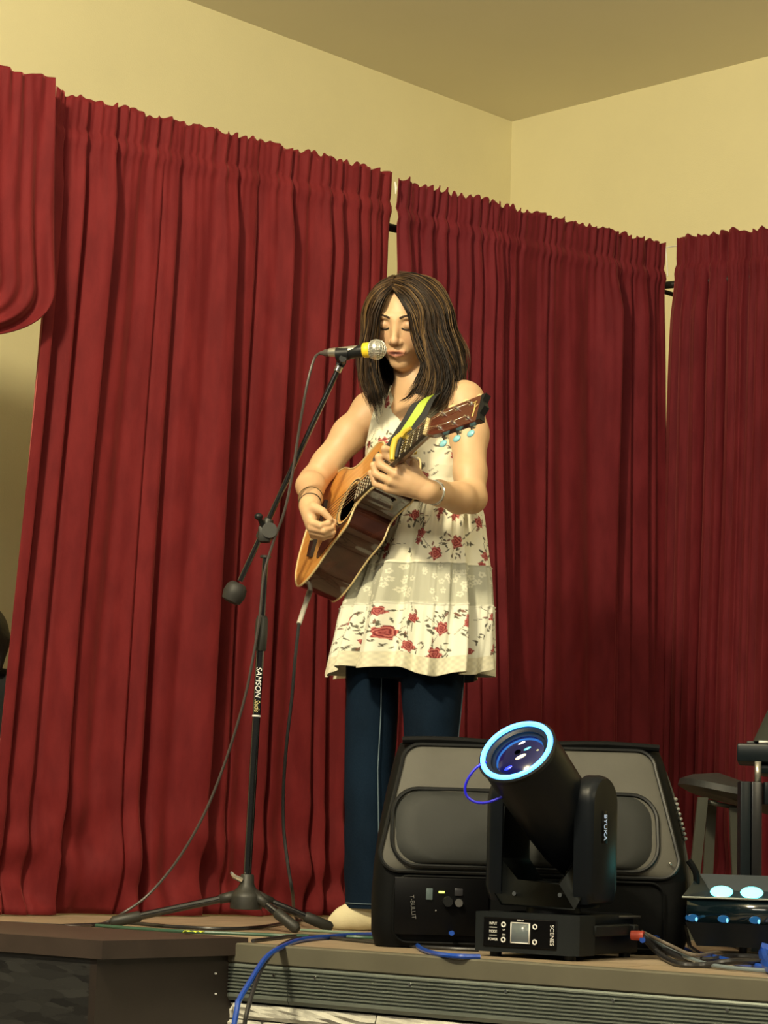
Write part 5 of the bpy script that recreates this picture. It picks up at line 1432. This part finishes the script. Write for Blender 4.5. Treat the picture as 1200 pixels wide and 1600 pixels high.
U_ = (TH*.170).ravel(); Vv_ = (TV*(zw-zhem)).ravel(); H_ = zw-zhem; tvr = TV.ravel()
cream = (.86, .83, .66)
fl1, lv1 = make_flowers(ru, 1.07, .01, t1*H_-.014, 30); fl2, lv2 = make_flowers(ru, 1.07, t2*H_+.016, H_*.90, 28)
# keep the print of one tier off the next
colD = rose_print(U_, Vv_, fl1, lv1, cream); colE = rose_print(U_, Vv_, fl2, lv2, (.82, .82, .70))
col_ = np.where((tvr < t1)[:, None], colD, colE)
lace = (tvr >= t1) & (tvr < t2)
nz1 = noise2(ru, 9, 60, 200)
lc_ = np.tile(np.array([.50, .50, .40]), (len(U_), 1))
emb = np.zeros(len(U_))
for i in range(150):
    a, b = ru.uniform(0, 1.07), ru.uniform(t1*H_+.008, t2*H_-.008)
    for k in range(5):
        an = k*1.257+i; emb = np.maximum(emb, ((U_-a-.0048*math.cos(an))**2+(Vv_-b-.0048*math.sin(an))**2 < .0027**2)*1.0)
lc_ = lc_*(1-emb[:, None])+np.array([.74, .73, .60])*emb[:, None]
col_ = np.where(lace[:, None], lc_, col_)
hemz = tvr > .905
pat = (.5+.5*np.sin(U_*420)*np.sin((Vv_)*420))
hc_ = np.array([.80, .76, .58])[None]*(0.80+.2*pat[:, None])
col_ = np.where(hemz[:, None], hc_, col_)
set_color(dress, col_)
# bodice: wraps the rib cage, cut out for arms and neck
NB = 300; NBV = 150
tb = np.linspace(0, 2*np.pi, NB+1)[:-1]; zb2 = np.linspace(0, 1, NBV)
TB_, ZB_ = np.meshgrid(tb, zb2)
ztop = zc+.045
Zl = (zw+.004)+(ztop-zw)*ZB_
hrel = Zl-zc
brx = np.interp(hrel, [-.35, -.28, -.17, -.10, -.03, .045], [.118, .119, .137, .140, .128, .085])+.004
bry = np.interp(hrel, [-.35, -.28, -.17, -.10, -.03, .045], [.094, .096, .108, .103, .080, .050])+.004
bust = .020*np.exp(-((hrel+.135)/.055)**2)
dx = np.cos(TB_)*brx; dy = np.sin(TB_)*bry             # dy>0 = front
fr = np.clip(np.sin(TB_), 0, 1)
dy = dy+bust*(np.exp(-((dx-.058)/.042)**2)+np.exp(-((dx+.058)/.042)**2))*fr
wr = noise2(ru, 8, 4, 16)
dd = .0025*wr(TB_*1.5, Zl*9)
cxb = body_pt(0, 0, 0)
tw = np.clip((zc-.20-Zl)/.15, 0, 1)
bx_ = TB.x*(1-tw)+cw.x*tw; by_ = TB.y*(1-tw)+cw.y*tw
Xb = bx_+SL.x*dx*(1+dd*8)+SF.x*(dy*(1+dd*8)); Yb = by_+SL.y*dx*(1+dd*8)+SF.y*(dy*(1+dd*8))
# neckline and armholes
keep = np.ones(TB_.shape, bool)
front = np.sin(TB_) > 0
neck = np.interp(np.abs(dx), [0, .035, .062, .085], [-.058, -.030, .012, .06])
keep &= ~((hrel > neck) & front & (np.abs(dx) < .07))
keep &= ~((hrel > .030) & (~front) & (np.abs(dx) < .06))
arm = np.abs(dx) > np.interp(hrel, [-.12, -.085, -.04, .0, .05], [.2, .125, .098, .086, .082])
keep &= ~((hrel > -.10) & arm)
idx = np.arange(NBV*NB).reshape(NBV, NB); nx_ = np.roll(idx, -1, 1); kx = keep & np.roll(keep, -1, 1)
kk = kx[:-1] & kx[1:]
Fb2 = np.stack([idx[:-1], nx_[:-1], nx_[1:], idx[1:]], -1)[kk]
PB = np.stack([Xb, Yb, Zl], -1).reshape(-1, 3)
used = np.unique(Fb2); remap = -np.ones(len(PB), int); remap[used] = np.arange(len(used))
bod = mesh_obj('bodice', PB[used], remap[Fb2], CLOTH, dress)
md = bod.modifiers.new('thickness', 'SOLIDIFY'); md.thickness = .002; md.offset = 1
ub = (TB_*.13).ravel()[used]; vb = (ztop-Zl).ravel()[used]
fl3, lv3 = make_flowers(ru, .82, .03, .33, 34)
set_color(bod, rose_print(ub, vb, fl3, lv3, cream))
# shoulder straps of the dress
for s in (-1, 1):
    pts = [body_pt(s*.080, .088, zc-.10), body_pt(s*.078, .060, zc-.015), body_pt(s*.074, .012, zc+.052), body_pt(s*.072, -.030, zc+.040), body_pt(s*.078, -.072, zc-.03), body_pt(s*.085, -.090, zc-.08)]
    C_ = [Vector(p) for p in spline(pts, 6)]; M = MB(); R = []
    for i, p in enumerate(C_):
        t = (C_[min(i+1, len(C_)-1)]-C_[max(i-1, 0)]).normalized(); n_ = t.cross(SL).normalized()
        R.append([p+SL*x_+n_*y_ for x_, y_ in ((-.023, -.001), (.023, -.001), (.023, .0012), (-.023, .0012))])
    M.rings(R); o = M.build('shoulder_strap', CLOTH, dress)
    set_color(o, np.tile(np.array(cream), (len(o.data.vertices), 1)))

# ---------------- jeans and feet
DEN = mat('dark_blue_denim', (.0045, .013, .028), .85, spec=.1, noise=.35, nscale=9, stretch=(1, 1, .5), bump=.3, bscale=350)
SEAM = mat('pale_blue_seam', (.10, .15, .19), .8)
jeans = empty('jeans', (TB.x, TB.y, STAGE)); setpar(jeans, per)
def leg(edges, Yc, depth, seed, xl=None):
    r = np.random.default_rng(seed); M = MB(); R = []; n = 40
    K = []
    for py, x0, x1 in edges:
        a, b = PY(x0, py, Yc), PY(x1, py, Yc); K.append((a.z, (a.x+b.x)/2, (b.x-a.x)/2))
    K = np.array(K[::-1]); zs = np.linspace(K[0, 0], K[-1, 0], 70)
    w1, w2 = sines(r, 5, 18, 70, .010), sines(r, 5, 18, 70, .010)
    for z in zs:
        cx = np.interp(z, K[:, 0], K[:, 1]); hw_ = np.interp(z, K[:, 0], K[:, 2]); row = []
        low = max(0, 1-(z-STAGE)/.35)
        for k in range(n):
            a = 2*math.pi*k/n; q = 1+ (.5+low*1.3)*(w1(z*1.0+a*.04)*math.cos(2*a)+w2(z*.9-a*.05)*math.sin(a))*3
            row.append(V(cx+hw_*math.cos(a)*q, Yc+(depth*(.85+.15*(z-STAGE)/.6))*math.sin(a)*q, z))
        R.append(row)
    M.rings(R)
    return M.build('trouser_leg', DEN, jeans), K
l1, K1_ = leg([(1030, 541, 624), (1120, 540, 622), (1200, 538, 616), (1300, 538, 618), (1370, 538, 622), (1412, 540, 624), (1418, 541, 622)], 5.66, .085, 1)
l2, K2_ = leg([(1030, 624, 728), (1100, 628, 722), (1160, 632, 716), (1250, 636, 716), (1340, 636, 722), (1416, 634, 728), (1424, 636, 726)], 5.57, .088, 2)
for (K_, Yc, xf, dep_) in ((K1_, 5.66, .34, .085), (K2_, 5.57, .97, .088)):
    pts = []
    for z in np.linspace(K_[0, 0]+.01, K_[-1, 0]-.02, 40):
        cx = np.interp(z, K_[:, 0], K_[:, 1]); hw_ = np.interp(z, K_[:, 0], K_[:, 2]); pts.append(V(cx+hw_*xf, Yc-dep_*math.sqrt(max(.0, 1-xf*xf))-.006, z))
    MB().tube(pts, .0016, 5).build('side_seam', SEAM, l1 if K_ is K1_ else l2)
for (K_, Yc, l_) in ((K1_, 5.66, l1), (K2_, 5.57, l2)):
    z = K_[0, 0]+.012; cx, hw_ = K_[0, 1], K_[0, 2]
    MB().tube([V(cx+hw_*1.03*math.cos(a), Yc+.075*math.sin(a), z) for a in np.linspace(0, 2*math.pi, 31)[:-1]], .0014, 5, closed=True).build('hem_stitch', SEAM, l_)
# hips under the dress
M = MB(); M.rings([[V(.10+rx_*math.cos(a)*.9, 5.61+.10*math.sin(a), z) for a in np.linspace(0, 2*math.pi, 29)[:-1]] for z, rx_ in ((K1_[-1, 0]-.05, .15), (K1_[-1, 0]+.12, .15), (zw-.03, .115))]); M.build('hip_section', DEN, jeans)
SOCK = mat('cream_sock', (.78, .70, .46), .85, bump=.2, bscale=300)
def foot(heel, toe, ank, name='sock'):
    s = SDF((min(heel.x, toe.x, ank.x)-.09, min(heel.y, toe.y)-.09, STAGE-.005), (max(heel.x, toe.x, ank.x)+.09, max(heel.y, toe.y)+.09, STAGE+.16), .004)
    z = STAGE
    s.cone(P_(heel+V(0, 0, .032)), P_(heel.lerp(toe, .5)+V(0, 0, .036)), .031, .032, .02)
    s.cone(P_(heel.lerp(toe, .45)+V(0, 0, .034)), P_(heel.lerp(toe, .78)+V(0, 0, .026)), .034, .026, .02); s.cone(P_(heel.lerp(toe, .78)+V(0, 0, .024)), P_(toe+V(0, 0, .018)), .024, .013, .02)
    s.chain([P_(ank+V(0, 0, .13)), P_(ank+V(0, 0, .07)), P_(heel.lerp(toe, .2)+V(0, 0, .05))], [.034, .034, .034], .02)
    v, f = s.mesh(); v[:, 2] = np.maximum(v[:, 2], STAGE+.001)
    return mesh_obj(name, v, f, SOCK, per)
h1 = PZ(580, 1444, STAGE); h1 = V(K1_[0, 1]+.01, 5.64, STAGE)
toe1 = PZ(520, 1452, STAGE); foot(h1, V(toe1.x, toe1.y, STAGE), V(K1_[0, 1]-.012, 5.655, STAGE))
foot(V(K2_[0, 1], 5.60, STAGE), V(K2_[0, 1]-.02, 5.37, STAGE), V(K2_[0, 1], 5.59, STAGE))
MB().tube([V(K1_[0, 1]+.036*math.cos(a)-.012, 5.65+.036*math.sin(a), STAGE+.083+.004*math.sin(3*a)) for a in np.linspace(0, 2*math.pi, 25)[:-1]], .004, 6, closed=True).build('sock_cuff', mat('dark_cuff', (.03, .03, .03), .8), per)

# ---------------- wrist bands
def ring_on(a, b, t, r, rt, m, name, label=None, tilt=0.0):
    p = a.lerp(b, t); d = (b-a).normalized(); x = d.orthogonal().normalized(); y = d.cross(x)
    return MB().tube([p+(x*math.cos(k)+y*math.sin(k))*r+d*(tilt*math.cos(k+1)) for k in np.linspace(0, 2*math.pi, 29)[:-1]], rt, 6, closed=True).build(name, m, per, label=label)
DK = mat('black_cord', (.015, .012, .010), .5); BRS = mat('dark_brass', (.12, .09, .04), .4, .4); PRL = mat('pale_beads', (.72, .70, .62), .3)
ring_on(elR, wrR, .72, .0292, .0022, BRS, 'bracelet', 'thin dull brass bracelet', .004)
ring_on(elR, wrR, .93, .0262, .0022, DK, 'bracelet', 'thin black cord bracelet', .005)
ring_on(elL, wrL, .90, .0272, .0026, PRL, 'bracelet', 'pale beaded bracelet', .006)
ring_on(elL, wrL, .84, .0285, .0020, CHROME, 'bracelet', 'silver bracelet', -.004)
MB().ball(elL.lerp(wrL, .87)+V(.012, -.026, .004), .005, (1, .6, 1.2)).build('bracelet_charm', DK, per)
# dark ribbon curl between thumb and strings
pk = MB(); pk.prism([(-.006, -.005), (.006, -.005), (.0, .009)], -.0006, .0006, frame(PY(521, 815, 5.425), ga, gw, gn)); pk.build('plectrum', DK, None, label='small dark plectrum held between thumb and fingers', cat='plectrum')
# ---------------- guitar strap
def ribbon(pts, width, side_fn, m, name, parent, lift=0.0, th_=.0016):
    C_ = [Vector(p) for p in spline(pts, 8)]; R = []
    for i, p in enumerate(C_):
        t = (C_[min(i+1, len(C_)-1)]-C_[max(i-1, 0)]).normalized(); sd = side_fn(i/(len(C_)-1)); sd = (sd-t*sd.dot(t)).normalized(); n_ = t.cross(sd)
        if n_.dot(SF) < 0 and i < len(C_)*.6: n_ = -n_
        if i == 0: first = n_
        R.append([p+n_*lift+sd*x_+n_*y_ for x_, y_ in ((-width/2, 0), (width/2, 0), (width/2, th_), (-width/2, th_))])
    M = MB(); M.rings(R); return M.build(name, m, parent)
sp = [gp(.150, -.02, -.075), PY(598, 722, 5.36), PY(622, 690, 5.405), PY(646, 655, 5.44), PY(664, 628, 5.46), body_pt(.080, .060, zc+.020), body_pt(.072, .010, zc+.062), body_pt(.060, -.05, zc+.04),
      body_pt(.02, -.112, zc-.08), body_pt(-.05, -.118, zc-.20), body_pt(-.13, -.07, zc-.33), gp(-.26, .02, -.09), gp(-.288, 0, -.05)]
sfn = lambda t: (V(1, 0, .45) if t < .45 else (SL if t < .62 else SL*.5+V(0, 0, .8)))
ribbon(sp, .050, sfn, SG, 'strap', gtr); stp = gtr.children[-1]
ribbon(sp, .020, sfn, SY, 'stripe', stp, lift=.0018)
# ================================================================== helper sitting in the wings at the left
w0s = PY(-34, 1010, 6.75)
pq = empty('person', (w0s.x, 6.8, STAGE), label='seated person in a black top, half hidden behind the left edge of the curtain', cat='person')
S2 = SDF((w0s.x-.42, 6.25, STAGE-.01), (w0s.x+.42, 7.15, w0s.z+.25), .008)
hx, hy, hz = w0s.x, w0s.y, w0s.z
S2.ell((hx, hy, hz+.02), (.072, .088, .095), None, .01); S2.ell((hx, hy-.03, hz-.05), (.05, .055, .06), None, .02)
S2.ell((hx, hy-.088, hz-.01), (.011, .016, .02), None, .01)
S2.cone((hx, hy+.02, hz-.06), (hx, hy+.08, hz-.15), .048, .055, .02)
zs2 = PY(20, 1068, 6.78).z
S2.cone((hx-.13, hy+.09, zs2-.02), (hx+.125, hy+.09, zs2-.02), .058, .058, .03)
S2.ell((hx, hy+.11, zs2-.16), (.15, .10, .20), None, .03); S2.ell((hx, hy+.10, zs2-.34), (.15, .12, .14), None, .04)
zl2 = PY(10, 1172, 6.6).z
for s in (-1, 1):
    S2.chain([(hx+s*.15, hy+.09, zs2-.03), (hx+s*.19, hy+.04, zs2-.20), (hx+s*.125, hy-.18, zl2)], [.048, .04, .028], .02)
    S2.chain([(hx+s*.125, hy-.18, zl2), (hx+s*.10, hy-.24, zl2+.0)], [.028, .026], .02)
    for k in range(4): S2.chain([(hx+s*.10, hy-.24, zl2+.018-.013*k), (hx+s*.06, hy-.275, zl2+.02-.014*k), (hx+s*.035, hy-.262, zl2+.016-.014*k)], [.010, .009, .008], .004)
    S2.chain([(hx+s*.11, hy-.21, zl2+.02), (hx+s*.075, hy-.25, zl2+.045)], [.012, .009], .006)
    S2.chain([(hx+s*.08, hy+.05, zl2-.10), (hx+s*.10, hy-.30, zl2-.09), (hx+s*.10, hy-.28, STAGE+.08), (hx+s*.10, hy-.36, STAGE+.03)], [.09, .062, .042, .035], .02)
v2, f2_ = S2.mesh(); v2[:, 2] = np.maximum(v2[:, 2], STAGE+.001)
b2 = mesh_obj('body', v2, f2_, mat('skin_plain', (.50, .31, .20), .55, attr='Col'), pq)
c2 = np.tile(np.array([.55, .34, .21]), (len(v2), 1))
c2[(v2[:, 2] < STAGE+.075)] = (.02, .02, .02); set_color(b2, c2)
# black top: a shell a little outside the torso and arms
S3 = SDF((hx-.42, 6.3, zl2-.06), (hx+.42, 7.15, zs2+.12), .008)
S3.cone((hx-.14, hy+.09, zs2-.02), (hx+.135, hy+.09, zs2-.02), .066, .066, .03); S3.ell((hx, hy+.11, zs2-.16), (.16, .112, .21), None, .03); S3.ell((hx, hy+.10, zs2-.32), (.162, .13, .14), None, .04)
for s in (-1, 1): S3.chain([(hx+s*.15, hy+.09, zs2-.03), (hx+s*.19, hy+.04, zs2-.20), (hx+s*.15, hy-.08, zl2+.035)], [.058, .05, .040], .02)
v3, f3_ = S3.mesh(); mesh_obj('top', v3, f3_, mat('black_jersey', (.006, .007, .007), .85), pq)
# dark hair gathered at the nape
S4 = SDF((hx-.16, hy-.16, hz-.2), (hx+.16, hy+.25, hz+.2), .006)
S4.ell((hx, hy+.018, hz+.035), (.086, .096, .098), None, .01); S4.cone((hx-.066, hy+.01, hz+.02), (hx-.062, hy+.0, hz-.06), .026, .014, .02); S4.cone((hx+.066, hy+.01, hz+.02), (hx+.062, hy+.0, hz-.06), .026, .014, .02)
S4.cone((hx, hy+.08, hz-.02), (hx, hy+.13, hz-.03), .05, .04, .02); S4.ell((hx, hy-.115, hz-.035), (.055, .07, .085), None, .02, 's')
v4, f4_ = S4.mesh(); mesh_obj('hair', v4, f4_, mat('very_dark_hair', (.012, .009, .007), .5, bump=.5, bscale=90), pq)
# floral skirt falling to the floor
M = MB(); R = []
for t in np.linspace(0, 1, 16):
    z = zl2-.02-(zl2-.06-STAGE)*t; w_ = .205+.02*t; row = []
    for a in np.linspace(0, 2*math.pi, 73)[:-1]:
        k = 1+.05*math.sin(9*a+t)+.03*math.sin(17*a+2*t)
        row.append(V(hx+w_*k*math.cos(a), hy-.12+(.24+.01*t)*k*math.sin(a), z))
    R.append(row)
R.insert(0, [V(hx+.10*math.cos(a), hy-.10+.14*math.sin(a), zl2+.0) for a in np.linspace(0, 2*math.pi, 73)[:-1]])
M.rings(R)
m = mat('pale_floral_cloth', (.62, .57, .42), .85, noise=.98, nscale=22, col2=(.10, .11, .05)); M.build('skirt', m, pq)
# paper sheet in the hands
pp_ = PY(-10, 1150, 6.42); Mpp = frame(PY(-22, 1148, 6.44), V(.9, -.2, -.1).normalized(), V(.1, .3, .95).normalized(), V(-.2, -.9, .3).normalized())
M = MB(); M.box((-.02, -.03, 0), (.09, .10, .001), Mpp); M.build('paper_sheet', mat('paper', (.55, .55, .50), .8), None, smooth=False, label='white paper sheet held by the seated person at the left edge', cat='paper')
# stool under the seated person
sroot = empty('stool', (hx, hy+.09, STAGE), label='low stool under the seated person at the left edge', cat='stool')
zst = zl2-.19
M = MB(); M.cyl((hx, hy+.10, zst), (hx, hy+.10, zst+.025), .16, n=28).bevel(.004, 1); M.build('seat', BLACK, sroot)
for a in (45, 135, 225, 315):
    ca, sa_ = math.cos(math.radians(a)), math.sin(math.radians(a)); M = MB(); M.cyl((hx+.11*ca, hy+.10+.11*sa_, zst), (hx+.15*ca, hy+.10+.15*sa_, STAGE), .012, n=10); M.build('leg', OLIVE, sroot)
